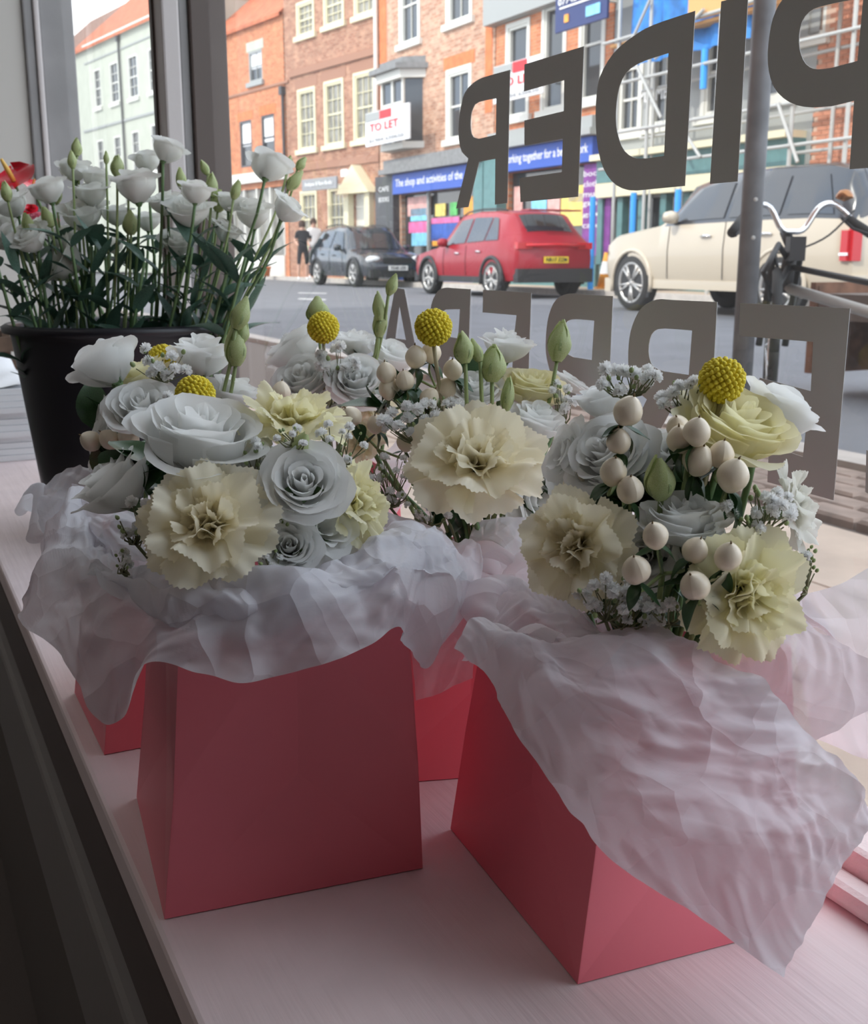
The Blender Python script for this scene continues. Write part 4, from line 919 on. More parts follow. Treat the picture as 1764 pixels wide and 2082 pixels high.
def rose_layers(kind):
    # list of (count, phase, params) unit radius 1
    if kind == 'rose':        # full garden rose
        return [(2, .0, (.05, .13, .10, 1.02, 2.0, 0.0, 0)), (3, .5, (.07, .24, .22, 1.05, 1.5, .2, 0)), (3, 1.1, (.09, .38, .38, 1.06, 1.35, .5, 0)), (4, .2, (.1, .55, .56, 1.03, 1.1, .8, 0)),
                (4, .9, (.12, .72, .76, 1.02, 1.1, 1.0, .0)), (5, .4, (.14, .86, .92, .98, 1.0, 1.3, .03)), (5, .1, (.16, .96, 1.08, .90, .95, 1.5, .10))]
    if kind == 'rose_tall':   # deep cup, full heart
        return [(2, .0, (.05, .13, .10, 1.30, 2.0, 0.0, 0)), (3, .5, (.08, .26, .24, 1.33, 1.5, .2, 0)), (3, 1.1, (.10, .40, .40, 1.34, 1.35, .5, 0)), (4, .2, (.13, .56, .58, 1.32, 1.2, .8, 0)),
                (4, .9, (.16, .74, .76, 1.28, 1.1, 1.0, .0)), (5, .4, (.20, .90, .92, 1.18, 1.0, 1.3, .04)), (5, .1, (.22, .98, 1.12, 1.04, .92, 1.5, .12))]
    if kind == 'rose_half':   # taller, half open
        return [(2, .0, (.05, .16, .12, 1.30, 2.0, 0.1, 0)), (3, .5, (.08, .32, .28, 1.32, 1.4, .3, 0)), (3, 1.1, (.1, .50, .48, 1.30, 1.3, .6, 0)), (4, .2, (.12, .68, .72, 1.24, 1.05, .9, 0)), (4, .7, (.12, .82, 1.0, 1.14, .9, 1.2, .08))]
    if kind == 'lis':         # lisianthus cup
        return [(3, .0, (.05, .30, .28, 1.28, 1.6, 0.3, 0)), (4, .5, (.14, .58, .55, 1.36, 1.35, .6, 0)), (5, .2, (.24, .84, .84, 1.28, 1.15, 1.5, .03))]
    if kind == 'loose':       # open, wavy
        return [(3, .0, (.05, .2, .3, .75, 1.3, .4, 0)), (4, .5, (.08, .4, .55, .78, 1.1, .9, 0)), (5, .2, (.1, .62, .85, .74, .95, 1.2, .08)), (5, .8, (.1, .8, 1.15, .66, .85, 1.3, .22))]
def fit_mat(loc_rot, scale, th, tilt=0.0, yaw=0.0):
    return loc_rot @ Matrix.Scale(scale, 4) @ Matrix.Rotation(th, 4, 'Z') @ Matrix.Rotation(tilt, 4, 'Y') @ Matrix.Rotation(yaw, 4, 'X')
def axis_mat(ax, roll):
    q = Vector(ax).normalized().to_track_quat('Z', 'Y').to_matrix().to_4x4(); return q @ Matrix.Rotation(roll, 4, 'Z')
def add_stem(e, base_dir_pt, foot, r, m='stem_green', name='stem', bow=0.02):
    # from head bottom (local) to foot (world)
    f = Vector(foot)-e.location; a = Vector(base_dir_pt); mid = a*.5+f*.5+Vector((rnd.uniform(-bow, bow), rnd.uniform(-bow, bow), 0))
    d = -a*0
    pts = catmull([a, a*.75+mid*.25+base_off(a, f), mid, f], 9)
    return MB().tube(pts, r, 6).obj(name, M_[m], e, True)
def base_off(a, f): return Vector((0, 0, -(a-f).length*.04))
def spray(kind, layers, R, e, A, mt, frill=0.0, seed=0):
    rr = random.Random(seed)
    for li, (n, ph, p) in enumerate(layers):
        for k in range(n):
            var = rr.randrange(2)
            me = pet((kind, li, var, frill), lambda: rose_petal(*p[:5], 100*li+var*7+3, p[5], p[6], frill=frill), mt)
            th = ph+2*math.pi*k/n+rr.uniform(-.12, .12); M = fit_mat(A, R, th, rr.uniform(-.05, .09)*(.4+li*.25), rr.uniform(-.09, .09)); M = M @ Matrix.Diagonal((1, 1, rr.uniform(.90, 1.06), 1))
            link('petal', me, e, M)
sepal_me = {}
def sepals(e, A, R, n=5, m='stem_green', ln=.9, flare=.5):
    key = (m, ln, flare)
    if key not in sepal_me:
        P = []
        for j in range(7):
            v = j/6; w = .16*math.sin(math.pi*min(.98, .15+.85*v)); t = -.3+flare*2.2*v
            P.append([(.12+.75*ln*math.sin(1.0)*v*.6+.25*v*v*flare, w*u, -.06+ln*v*(.75-.3*v*flare)) for u in (-1, -.4, .4, 1)])
        sepal_me[key] = MB().grid(P).mesh('sepal', M_[m], True)
    for k in range(n): link('sepal', sepal_me[key], e, fit_mat(A, R, 2*math.pi*k/n+.3))
def flower(kind, px, py, dpx, depth, ax, foot, label, color='rose_white', name='rose', cat='flower', frill=.02, group=None, sep=True, stemr=.0022, squash=1.0):
    sl = math.hypot(*(rdir(px, py)/rdir(px, py)[1])[[0, 2]]); D = depth*math.sqrt(1+sl*sl)
    R = dpx/2/FPX*D/1.06
    axv = (RIGHT*ax[0]+UP*ax[1]+TOCAM*ax[2]).normalized(); C0 = W(px, py, depth)
    H = {'rose': .9, 'rose_half': 1.2, 'rose_tall': 1.2, 'lis': 1.3, 'loose': .65, 'carnation': .55}[kind]
    base = C0-axv*R*H*.5
    e = empty(name, base, label, cat, group=group); seed = int(px*7+py*13); A = axis_mat(axv, (seed % 60)/10)
    if kind == 'carnation':
        Rc = R*1.12; rr = random.Random(seed)
        lay = [(3, .42, .7, -.1, .1, 0), (5, .56, .7, .0, .35, 0), (6, .68, .66, .15, .6, 0), (6, .80, .62, .35, .95, 0), (6, .95, .60, .75, 1.45, 0), (6, 1.04, .66, 1.15, 1.75, 0)]
        for li, (n, Lp, Wf, t0, t1, _) in enumerate(lay):
            for k in range(n):
                var = rr.randrange(3)
                me = pet(('carn', li, var), lambda: carn_petal(Lp, Wf, t0, t1, 31*li+var, nu=33, nv=11, ruff=.10 if li > 3 else .17, teeth=.017), color)
                link('petal', me, e, fit_mat(A @ Matrix.Translation((0, 0, Rc*(.06 if li < 4 else .16))), Rc, 2*math.pi*(k+rr.uniform(-.25, .25))/n+li*.7, rr.uniform(-.12, .12), rr.uniform(-.15, .15)))
        MB().lathe([(.0, -.55), (.13, -.5), (.17, -.2), (.2, .2), (.16, .32)], 12, A @ Matrix.Scale(Rc, 4)).obj('calyx', M_['stem_green'], e, True)
        sb = A @ Vector((0, 0, -Rc*.5))
    else:
        spray(kind, rose_layers(kind), R, e, A, color, frill, seed); 
        if sep: sepals(e, A, R)
        MB().lathe([(.0, -.16), (.10, -.14), (.16, -.04), (.15, .06), (.1, .1)], 10, A @ Matrix.Scale(R, 4)).obj('hip', M_['stem_green'], e, True)
        sb = A @ Vector((0, 0, -R*.1))
    add_stem(e, sb, foot, stemr)
    return e
def craspedia(px, py, dpx, depth, foot, label, ax=(0, 1, .3)):
    R = dpx/2/FPX*depth*1.02; e = empty('craspedia', W(px, py, depth), label, 'flower'); rr = random.Random(int(px))
    m = MB(); N = 190
    for i in range(N):
        z = 1-2*(i+.5)/N; a = i*2.39996; r = math.sqrt(1-z*z); d = Vector((r*math.cos(a), r*math.sin(a), z)); q = d.to_track_quat('Z', 'Y').to_matrix().to_4x4()
        s = R*.128*rr.uniform(.85, 1.1); m.lathe([(s, 0), (s*.95, s*1.0), (s*.55, s*1.6), (0, s*1.7)], 6, Matrix.Translation(d*R*.86) @ q)
    o = m.obj('floret_cluster', M_['crasp'], e, True); o['kind'] = 'stuff'
    MB().lathe([(R*.9*math.sin(math.pi*t/12), -R*.9*math.cos(math.pi*t/12)) for t in range(13)], 18).obj('core', M_['crasp'], e, True)
    add_stem(e, (0, 0, -R*.85), foot, .0017, 'crasp_stem', bow=.004)
def bud_mesh():
    out = []
    for var in range(3):
        m = MB()
        for k in range(4):
            P = []
            for j in range(9):
                v = j/8; row = []
                rad = .34*math.sin(math.pi*(.08+.86*v)**.85)*(1 if v < .6 else 1-.25*(v-.6))+.02
                for i in range(7):
                    u = i/6*2-1; a = k*math.pi/2+u*1.15+v*(1.1+.2*var); rr_ = rad*(1+.10*u)+(.03 if v > .85 else 0)*u; row.append((rr_*math.cos(a), rr_*math.sin(a), v*(1.0-.05*k)))
                P.append(row)
            m.grid(P)
        out.append(m.mesh('bud', M_['bud_green'], True))
    return out
BUDS = bud_mesh()
def bud_head(e, px, py, hpx, wpx, depth, ax, var, at=None):
    Hh = hpx/FPX*depth; axv = (RIGHT*ax[0]+UP*ax[1]+TOCAM*ax[2]).normalized(); c = W(px, py, depth)-axv*Hh/2
    A = Matrix.Translation(c-e.location) @ axis_mat(axv, rnd.uniform(0, 6)); sx = (wpx/hpx)/.72
    link('bud', BUDS[var % 3], e, A @ Matrix.Diagonal((Hh*sx, Hh*sx, Hh, 1)))
    for k in range(4):
        key = 'bs'
        if key not in sepal_me:
            P = [[(.30*math.sin(math.pi*min(1, .1+.8*v))*1.08+.10*v*v+.01, .07*(1-v)**.7*u, v*.62) for u in (-1, 0, 1)] for v in np.linspace(0, 1, 6)]
            sepal_me[key] = MB().grid(P).mesh('sepal', M_['stem_pale'], True)
        link('sepal', sepal_me[key], e, A @ Matrix.Diagonal((Hh*sx, Hh*sx, Hh, 1)) @ Matrix.Rotation(k*math.pi/2+.4, 4, 'Z'))
    return c-e.location
def buds(specs, depth, foot, label, stemr=.0016):
    c0 = W(specs[0][0], specs[0][1], depth); e = empty('lisianthus_bud_stem', c0, label, 'flower bud')
    for i, (px, py, h, w, ax) in enumerate(specs):
        b = bud_head(e, px, py, h, w, depth+.004*i, ax, i); add_stem(e, b, foot, stemr, 'stem_pale', bow=.004)
    return e
def berry_meshes():
    out = []
    P = []
    m = MB(); n = 18; rows = []
    for j in range(12):
        v = j/11; r = math.sin(math.pi*v)**.62*(.50-.12*(v-.35)); z = v*1.12
        row = []
        for k in range(n+1):
            a = 2*math.pi*k/n; lob = 1-.07*(1-v)**1.5*(1-abs(math.sin(a*1.0)))*1.2
            zz = z - .10*(1-v)**3*abs(math.sin(a)) + .05*(1-v)**4
            row.append((r*lob*math.cos(a), r*lob*math.sin(a), zz))
        rows.append(row)
    return MB().grid(rows).mesh('berry', M_['berry'], True)
BERRY = berry_meshes()
TIP = MB().tube([(0, 0, 1.08), (.01, 0, 1.15), (.03, .01, 1.21)], [.045, .03, .012], 6).mesh('berry_tip', M_['berry_tip'], True)
def leaf_mesh(m, wid=.3, bend=.3, fold=.18, n=9):
    P = []
    for j in range(n):
        v = j/(n-1); w = wid*math.sin(math.pi*v**.8)**.8 if 0 < v < 1 else .004; row = []
        for i in range(5):
            u = i/4*2-1; row.append((w*u, v, bend*v*v*-1+fold*abs(u)*w*1.5+.01*math.sin(9*v+3*u)))
        P.append(row)
    return MB().grid(P).mesh('leaf', M_[m], True)
LEAF_D = [leaf_mesh('leaf_dark', .30, .2), leaf_mesh('leaf_dark', .36, .45), leaf_mesh('leaf_dark', .26, -.1)]
LEAF_B = [leaf_mesh('leaf_blue', .17, .25), leaf_mesh('leaf_blue', .20, .5), leaf_mesh('leaf_blue', .15, -.1)]
def place_leaf(e, lib, pos, d, ln, k=None, nm='leaf'):
    d = Vector(d).normalized(); side = d.cross(Vector((rnd.uniform(-.3, .3), rnd.uniform(-.3, .3), 1))).normalized(); up = side.cross(d)
    R_ = Matrix((side, d, up)).transposed().to_4x4()
    link(nm, lib[(k if k is not None else rnd.randrange(3)) % 3], e, Matrix.Translation(pos) @ R_ @ Matrix.Scale(ln, 4))
def berries(specs, depth, foot, label, ax=(0, .75, .5), group=None):
    cx = sum(s[0] for s in specs)/len(specs); cy = sum(s[1] for s in specs)/len(specs)
    e = empty('berry_sprig', W(cx, cy+30, depth+.01), label, 'berries', group=group)
    joint = W(cx, cy+45, depth+.02)-e.location
    MB().tube(catmull([joint, (joint+(Vector(foot)-e.location))*.5+Vector((0, 0, .004)), Vector(foot)-e.location], 8), .0016, 6).obj('stem', M_['stem_pale'], e, True)
    for i, s in enumerate(specs):
        px, py, dp = s[:3]; dd = depth+(s[3] if len(s) > 3 else rnd.uniform(-.006, .006)); R = dp/FPX*dd*1.13
        a = (ax[0]+rnd.uniform(-.25, .25)+(px-cx)/160, ax[1]+rnd.uniform(-.1, .1), ax[2]+rnd.uniform(-.15, .2)); axv = (RIGHT*a[0]+UP*a[1]+TOCAM*a[2]).normalized()
        b = W(px, py, dd)-e.location-axv*R*.56; A = Matrix.Translation(b) @ axis_mat(axv, rnd.uniform(0, 6)) @ Matrix.Scale(R, 4) @ Matrix.Diagonal((rnd.uniform(.96, 1.06), 1, 1, 1))
        bo = link('berry', BERRY, e, A); link('berry_tip', TIP, bo, Matrix.Identity(4))
        MB().tube(catmull([b+axv*R*.05, b-axv*R*.35+Vector((0, .003, -.002)), joint], 6), .0011, 5).obj('stalk', M_['stem_pale'], e, True)
        for q in range(3):
            d = (-axv*.55 + RIGHT*rnd.uniform(-1, 1) + UP*rnd.uniform(-.5, .2) + TOCAM*rnd.uniform(-.2, .6)); place_leaf(e, LEAF_D, b+axv*R*.02, d, R*rnd.uniform(.75, 1.15))
    return e
def floret_meshes():
    out = []
    for s in range(3):
        rs = random.Random(s); m = MB()
        for i in range(34):
            z = 1-1.5*(i+.5)/34; a = i*2.4; r = math.sqrt(max(0, 1-z*z)); d = Vector((r*math.cos(a), r*math.sin(a), z)); q = d.to_track_quat('Z', 'Y').to_matrix().to_4x4() @ Matrix.Rotation(rs.uniform(0, 6), 4, 'Z')
            l = rs.uniform(.75, 1.0); w = rs.uniform(.22, .32)
            pts = [(-.05, 0, .0), (.05, 0, 0), (w, .06, l*.7), (w*.5, .0, l*.92), (0, .05, l*.86), (-w*.5, 0, l*.95), (-w, -.04, l*.72)]
            b = [q @ Vector(p) for p in pts]; m.add(b, [(0, 1, 2), (0, 2, 3), (0, 3, 4), (0, 4, 5), (0, 5, 6)])
        out.append(m.mesh('floret', M_['gyp_white'], False))
    return out
FLO = floret_meshes()
BUDG = MB().lathe([(0, -.5), (.35, -.4), (.5, 0), (.4, .4), (.12, .7), (0, .72)], 7).mesh('small_bud', M_['stem_pale'], True)
def gyp(px, py, rx, ry, depth, n, fs, foot, label, nb=6, budonly=False):
    e = empty('gypsophila_sprig', W(px, py, depth), label, 'flower'); rr = random.Random(int(px*3+py)); m = MB(); root = Vector(foot)-e.location
    j0 = W(px+rr.uniform(-5, 5), py+ry*1.1, depth+.01)-e.location
    m.tube(catmull([root, (root+j0)*.5+Vector((.003, .002, .004)), j0], 6), .0011, 5)
    ctr = []
    for i in range(n+nb):
        a = rr.uniform(0, 6.283); q = math.sqrt(rr.uniform(.02, 1)); x = px+rx*q*math.cos(a); y = py+ry*q*math.sin(a); dd = depth+rr.uniform(-.012, .012)
        p = W(x, y, dd)-e.location; s = fs/2/FPX*dd*rr.uniform(.95, 1.35); up = (Vector((0, 0, 1))+RIGHT*(x-px)/rx*.7+TOCAM*rr.uniform(0, .9)).normalized()
        A = Matrix.Translation(p) @ axis_mat(up, rr.uniform(0, 6))
        bp = p-up*s*.6
        if i < n: link('floret', FLO[rr.randrange(3)], e, A @ Matrix.Scale(s, 4))
        else: link('small_bud', BUDG, e, A @ Matrix.Scale(s*.62, 4))
        mid = (bp+j0)*.5+Vector((rr.uniform(-.003, .003), 0, -.002)); m.tube(catmull([bp, mid, j0], 5), [.0004]*2+[.0006]*2+[.0009], 4)
    m.obj('branching_stem', M_['gyp_stem'], e, True); return e
def leafy(px, py, rx, ry, depth, n, ln, foot, label, lib=None):
    e = empty('leafy_sprig', W(px, py, depth), label, 'leaves'); rr = random.Random(int(px+py)); root = Vector(foot)-e.location
    MB().tube([root, root*.5, Vector((0, 0, 0))], .0018, 6).obj('stem', M_['stem_green'], e, True)
    for i in range(n):
        p = W(px+rx*rr.uniform(-1, 1), py+ry*rr.uniform(-1, 1), depth+rr.uniform(-.03, .03))-e.location
        d = RIGHT*rr.uniform(-1, 1)+UP*rr.uniform(-.4, 1)+TOCAM*rr.uniform(-.3, .6); place_leaf(e, lib or LEAF_D, p-d.normalized()*ln*.5, d, ln*rr.uniform(.8, 1.2), i)
# ================================================================== PINK FLOWER BAGS
def flower_bag(corner, xdir, w, dep, h, label, in_top=.018, belly=.62):
    cx, cy = corner; xd = Vector((*xdir, 0)).normalized(); yd = Vector((-xd.y, xd.x, 0))
    e = empty('flower_bag', Vector((cx, cy, 0.0008))+xd*w/2+yd*dep/2, label, 'bag', rz=math.atan2(xd.y, xd.x))
    hw, hd = w/2, dep/2; t = .0009
    B = [Vector((-hw, -hd, 0)), Vector((hw, -hd, 0)), Vector((hw, hd, 0)), Vector((-hw, hd, 0))]
    i1 = .010; z1 = h*.42
    Mi = [Vector((-hw+i1, -hd+i1*.3, z1)), Vector((hw-i1*.2, -hd+i1*.3, z1)), Vector((hw-i1*.2, hd-i1*.3, z1)), Vector((-hw+i1, hd-i1*.3, z1))]
    i2 = in_top
    T = [Vector((-hw+i2, -hd+i2*.5, h)), Vector((hw-i2*.35, -hd+i2*.5, h)), Vector((hw-i2*.35, hd-i2*.5, h)), Vector((-hw+i2, hd-i2*.5, h))]
    for k in range(4):
        a, b = k, (k+1) % 4; nrm = (B[b]-B[a]).cross(Vector((0, 0, 1))).normalized()
        c = (Mi[a]+Mi[b])*.5-nrm*.006; tm = (T[a]+T[b])*.5-nrm*.001; bm = (B[a]+B[b])*.5
        V = [B[a], bm, B[b], Mi[b], T[b], tm, T[a], Mi[a], c]
        fs = [(0, 1, 8), (1, 2, 8), (2, 3, 8), (3, 4, 5), (3, 5, 8), (8, 5, 7), (5, 6, 7), (0, 8, 7)]
        o = MB().add(V, fs).obj('side_panel', M_['pink_card'], e); s = o.modifiers.new('s', 'SOLIDIFY'); s.thickness = .0008; s.offset = -1
    MB().hexa([(v.x*.99, v.y*.99) for v in B], 0, .001).obj('base_panel', M_['pink_card'], e)
    m = MB(); m.box(-hw*.55, hw*.55, -hd*.55, hd*.55, .001, h*.55); m.obj('liner', M_['stem_green'], e)
    return e
flower_bag((-.167, .612), (.938, .347), .170, .170, .188, 'pink card flower bag at the front left, its crease lines showing', .020)
flower_bag((.081, .549), (.930, .368), .150, .188, .180, 'pink card flower bag at the front right, corner pointing at the camera', .024)
q = onz(852, 1593, 0); q2 = onz(918, 1585, 0)
flower_bag((q.x-.036, q.y-.004), (.985, .17), .150, .150, .160, 'pink card flower bag behind, seen in the gap between the two front bags', .018)
flower_bag((-.272, .845), (.895, .446), .150, .150, .175, 'pink card flower bag at the back left, behind the front left bag', .018)
flower_bag((-.155, 1.10), (.93, .36), .135, .135, .175, 'pink card flower bag farthest back, hidden behind the others', .018)
F1 = (-.115, .72, .08); F2 = (.135, .665, .08); F3 = (.045, .875, .08); F4 = (-.253, .952, .08); F5 = (-.11, 1.18, .08)
# ================================================================== FRONT LEFT BOUQUET
S = 'front left bouquet'
flower('rose_tall', 405, 898, 222, .665, (.18, .80, .42), F1, 'largest white rose, at the top of the front left bouquet')
flower('rose_half', 240, 990, 172, .68, (-.55, .72, .25), F1, 'white rose at the left edge of the front left bouquet, leaning left')
flower('rose', 618, 985, 156, .635, (.12, .42, .88), F1, 'white spiral rose right of the yellow cream carnation, facing us')
flower('carnation', 425, 1072, 262, .615, (.02, .42, .9), F1, 'large cream carnation facing us, lowest in the front left bouquet', 'carn_cream', 'carnation')
flower('carnation', 595, 868, 226, .70, (.12, .92, .35), F1, 'pale yellow carnation between the largest white rose and the round berry', 'rose_cream', 'carnation')
flower('carnation', 715, 1025, 190, .675, (.8, .25, .35), F1, 'cream carnation at the right edge of the front left bouquet', 'rose_cream', 'carnation')
flower('rose', 588, 1112, 112, .625, (.1, .35, .9), F1, 'small white rose tucked low beside the large cream carnation')
flower('loose', 655, 1075, 150, .65, (.5, .3, .7), F1, 'loose white bloom under the white spiral rose', frill=.05, name='lisianthus')
flower('rose_half', 530, 965, 95, .665, (0, .3, .8), F1, 'narrow white rose between the largest rose and the spiral rose')
flower('rose_half', 470, 965, 90, .70, (0, .9, .3), F1, 'white rose mostly hidden beneath the largest white rose')
buds(((612, 905, 62, 42, (.35, .8, .4)),), .645, F1, 'green bud above the white spiral rose'); buds(((655, 918, 46, 34, (.6, .6, .3)),), .665, F1, 'smaller green bud right of the bud above the spiral rose')
gyp(275, 1060, 42, 42, .635, 9, 26, F1, "gypsophila sprig between the leaning white rose and the large cream carnation")
gyp(690, 900, 60, 40, .66, 12, 20, F1, "gypsophila sprig over the pale yellow carnation", 10)
gyp(600, 885, 40, 22, .64, 5, 20, F1, "gypsophila florets beside the green bud above the spiral rose", 5)
gyp(520, 935, 26, 40, .655, 7, 24, F1, "gypsophila between the largest rose and the narrow rose"); gyp(545, 1140, 26, 34, .615, 8, 20, F1, "gypsophila left of the small low rose")
gyp(560, 1060, 40, 24, .635, 9, 20, F1, "gypsophila between the spiral rose and the small low rose"); gyp(545, 1190, 36, 18, .62, 7, 18, F1, "gypsophila just above the tissue, under the small low rose")
gyp(250, 1140, 18, 22, .63, 5, 22, F1, "gypsophila at the lower left, against the tissue of the front left bag")
leafy(440, 1010, 150, 90, .71, 16, .045, F1, 'dark leaves inside the front left bouquet')
leafy(330, 950, 90, 40, .70, 7, .035, F1, 'dark leaves left of the largest white rose')
# ================================================================== BACK LEFT BOUQUET
flower('rose_half', 218, 748, 138, .90, (-.50, .78, -.05), F4, 'white rose at the left of the back left bouquet, against the black bucket')
flower('rose_half', 412, 728, 132, .93, (.05, .95, .2), F4, 'upright white rose in front of the bucket rim, back left bouquet')
flower('rose_tall', 292, 836, 128, .87, (0, .62, .7), F4, 'white rose left of the yellow ball flower at the back left')
flower('rose_half', 300, 765, 110, .93, (-.3, .8, .2), F4, 'pale yellow rose behind the gypsophila, back left bouquet', 'rose_cream')
flower('loose', 215, 862, 110, .90, (-.9, .25, .3), F4, 'white petals above the three cream berries at the far left', frill=.04, name='lisianthus')
flower('rose_half', 478, 805, 110, .92, (.3, .9, .2), F4, 'white rose behind the tall green buds')
flower('loose', 200, 930, 80, .90, (-.8, 0, .3), F4, 'small white bloom beneath the three cream berries', frill=.04, name='lisianthus')
craspedia(397, 803, 76, .82, F4, 'yellow ball flower resting above the largest white rose'); craspedia(333, 733, 62, .95, F4, 'yellow ball flower half hidden between two roses, back left bouquet')
berries(((184, 896, 39), (222, 893, 38), (260, 890, 39)), .86, F4, 'sprig of three cream berries at the far left, before the bucket', (-.5, .45, .5))
buds(((490, 636, 70, 36, (.35, 1, 0)), (478, 700, 88, 44, (.0, 1, .1)), (492, 672, 60, 30, (.2, 1, 0))), .90, F4, 'tall stem of green buds rising beside the bucket')
gyp(330, 735, 62, 36, .88, 11, 26, F4, 'gypsophila in front of the pale yellow rose, back left bouquet', 8); gyp(345, 835, 26, 30, .80, 7, 24, F4, 'gypsophila below the resting yellow ball flower')
leafy(230, 820, 70, 30, .92, 6, .04, F4, 'dark leaves left of the back left roses'); leafy(270, 925, 70, 40, .90, 8, .045, F4, 'dark leaves behind the three cream berries')
# ================================================================== BACK MIDDLE BOUQUET
flower('rose_half', 603, 712, 124, 1.12, (-.55, .75, .1), F5, 'white rose at the left of the back middle bouquet'); flower('rose_tall', 618, 778, 108, 1.07, (-.25, .6, .7), F5, 'white rose below the left one in the back middle bouquet')
flower('rose_tall', 727, 780, 106, 1.05, (.05, .55, .8), F5, 'white spiral rose under the smaller yellow ball flower'); flower('rose_half', 722, 702, 92, 1.14, (0, .9, .3), F5, 'upright white rose right of the smaller yellow ball flower')
flower('rose_half', 796, 728, 100, 1.12, (.25, .75, .4), F5, 'white rose in front of the letter A'); flower('carnation', 760, 830, 110, 1.06, (.2, .4, .8), F5, 'cream carnation beneath the white spiral rose of the back middle bouquet', 'carn_cream', 'carnation')
flower('carnation', 655, 830, 100, 1.08, (-.2, .5, .7), F5, 'cream carnation low in the back middle bouquet, left of the spiral rose', 'carn_cream', 'carnation')
craspedia(657, 666, 60, 1.05, F5, 'smaller yellow ball flower on a straight stalk, beside a green bud')
buds(((645, 630, 54, 46, (-.1, 1, 0)),), 1.08, F5, 'rounded green bud behind the smaller yellow ball flower'); buds(((798, 578, 46, 22, (.4, 1, 0)), (769, 622, 60, 24, (-.1, 1, 0)), (773, 650, 70, 30, (.1, 1, .1))), 1.08, F5, 'stem of three slim green buds before the letter A')
gyp(680, 740, 55, 42, 1.05, 16, 24, F5, 'gypsophila at the heart of the back middle bouquet'); gyp(670, 800, 40, 40, 1.06, 10, 22, F5, 'gypsophila below the lower left rose, back middle bouquet')
berries(((571, 797, 38),), 1.0, F5, 'single cream berry standing over the pale yellow carnation', (0, 1, .2)); leafy(700, 800, 90, 60, 1.13, 10, .05, F5, 'leaves within the back middle bouquet')
# ================================================================== MIDDLE BOUQUET
flower('carnation', 968, 950, 278, .80, (.04, .62, .75), F3, 'big cream carnation with wide skirt petals, front of the middle bouquet', 'carn_cream', 'carnation')
flower('rose_half', 1030, 708, 108, .93, (.15, .92, .3), F3, 'tall white rose between the green buds, middle bouquet'); flower('rose_tall', 968, 795, 96, .90, (-.1, .75, .6), F3, 'white rose behind the bent green buds')
flower('rose_half', 1090, 862, 122, .87, (.3, .85, .35), F3, 'white rose right of the big cream carnation'); flower('rose_tall', 1082, 792, 112, .91, (.2, .85, .4), F3, 'pale yellow rose right of the bent green buds', 'rose_cream')
flower('loose', 1158, 782, 90, .95, (.5, .85, .1), F3, 'white bloom at the right edge of the middle bouquet', frill=.05, name='lisianthus'); flower('loose', 1085, 1015, 150, .86, (.6, .1, .6), F3, 'white bloom low right of the big cream carnation', frill=.05, name='lisianthus')
flower('rose', 1050, 905, 110, .88, (.6, .4, .5), F3, 'white rose pressed behind the right petals of the big cream carnation'); flower('carnation', 740, 900, 90, .93, (-.4, .3, .7), F3, 'pale peach carnation left of the middle berries', 'carn_cream', 'carnation')
craspedia(881, 666, 71, .87, F3, 'larger yellow ball flower high above the middle berries')
berries(((845, 725, 40), (876, 716, 38, .02), (920, 751, 38), (907, 789, 42)), .87, F3, 'sprig of cream berries around the stalk of the larger yellow ball')
berries(((785, 758, 38), (791, 788, 42), (823, 773, 36), (873, 808, 36)), .86, F3, 'sprig of cream berries left of the ball flower stalk'); berries(((714, 846, 38), (765, 862, 36), (825, 898, 36)), .85, F3, 'sprig of cream berries reaching left from the middle bouquet')
berries(((1097, 955, 34), (1168, 987, 46, -.2)), .86, F3, 'pair of cream berries between the middle and right bouquets')
buds(((941, 706, 66, 40, (-.15, 1, .1)), (967, 712, 50, 24, (-.4, 1, 0)), (1002, 738, 76, 54, (.05, 1, .2)), (1032, 800, 72, 28, (.1, 1, .1))), .84, F3, 'cluster of bent stems with pale green buds above the big carnation')
buds(((1138, 692, 86, 46, (.15, 1, .05)),), .90, F3, 'single tall green bud in front of the mirrored R')
gyp(855, 860, 78, 42, .83, 26, 26, F3, 'dense white gypsophila left of the big cream carnation'); gyp(900, 825, 50, 26, .85, 9, 24, F3, 'gypsophila above the big cream carnation')
gyp(1140, 820, 26, 44, .89, 10, 20, F3, 'gypsophila at the right rim of the middle bouquet', 8); gyp(790, 975, 62, 52, .82, 16, 20, F3, 'greenish gypsophila hanging between the two front bouquets', 22)
gyp(870, 1040, 50, 26, .82, 8, 20, F3, 'gypsophila beneath the skirt of the big cream carnation', 10); gyp(1060, 1065, 50, 18, .84, 4, 18, F3, 'sparse gypsophila twigs right of the big carnation', 8)
leafy(860, 830, 120, 70, .92, 14, .045, F3, 'dark leaves inside the middle bouquet'); leafy(940, 1040, 60, 40, .87, 8, .04, F3, 'dark stems and leaves under the big cream carnation'); leafy(1120, 975, 25, 25, .87, 5, .03, F3, 'bright green leaves beside the pair of berries')
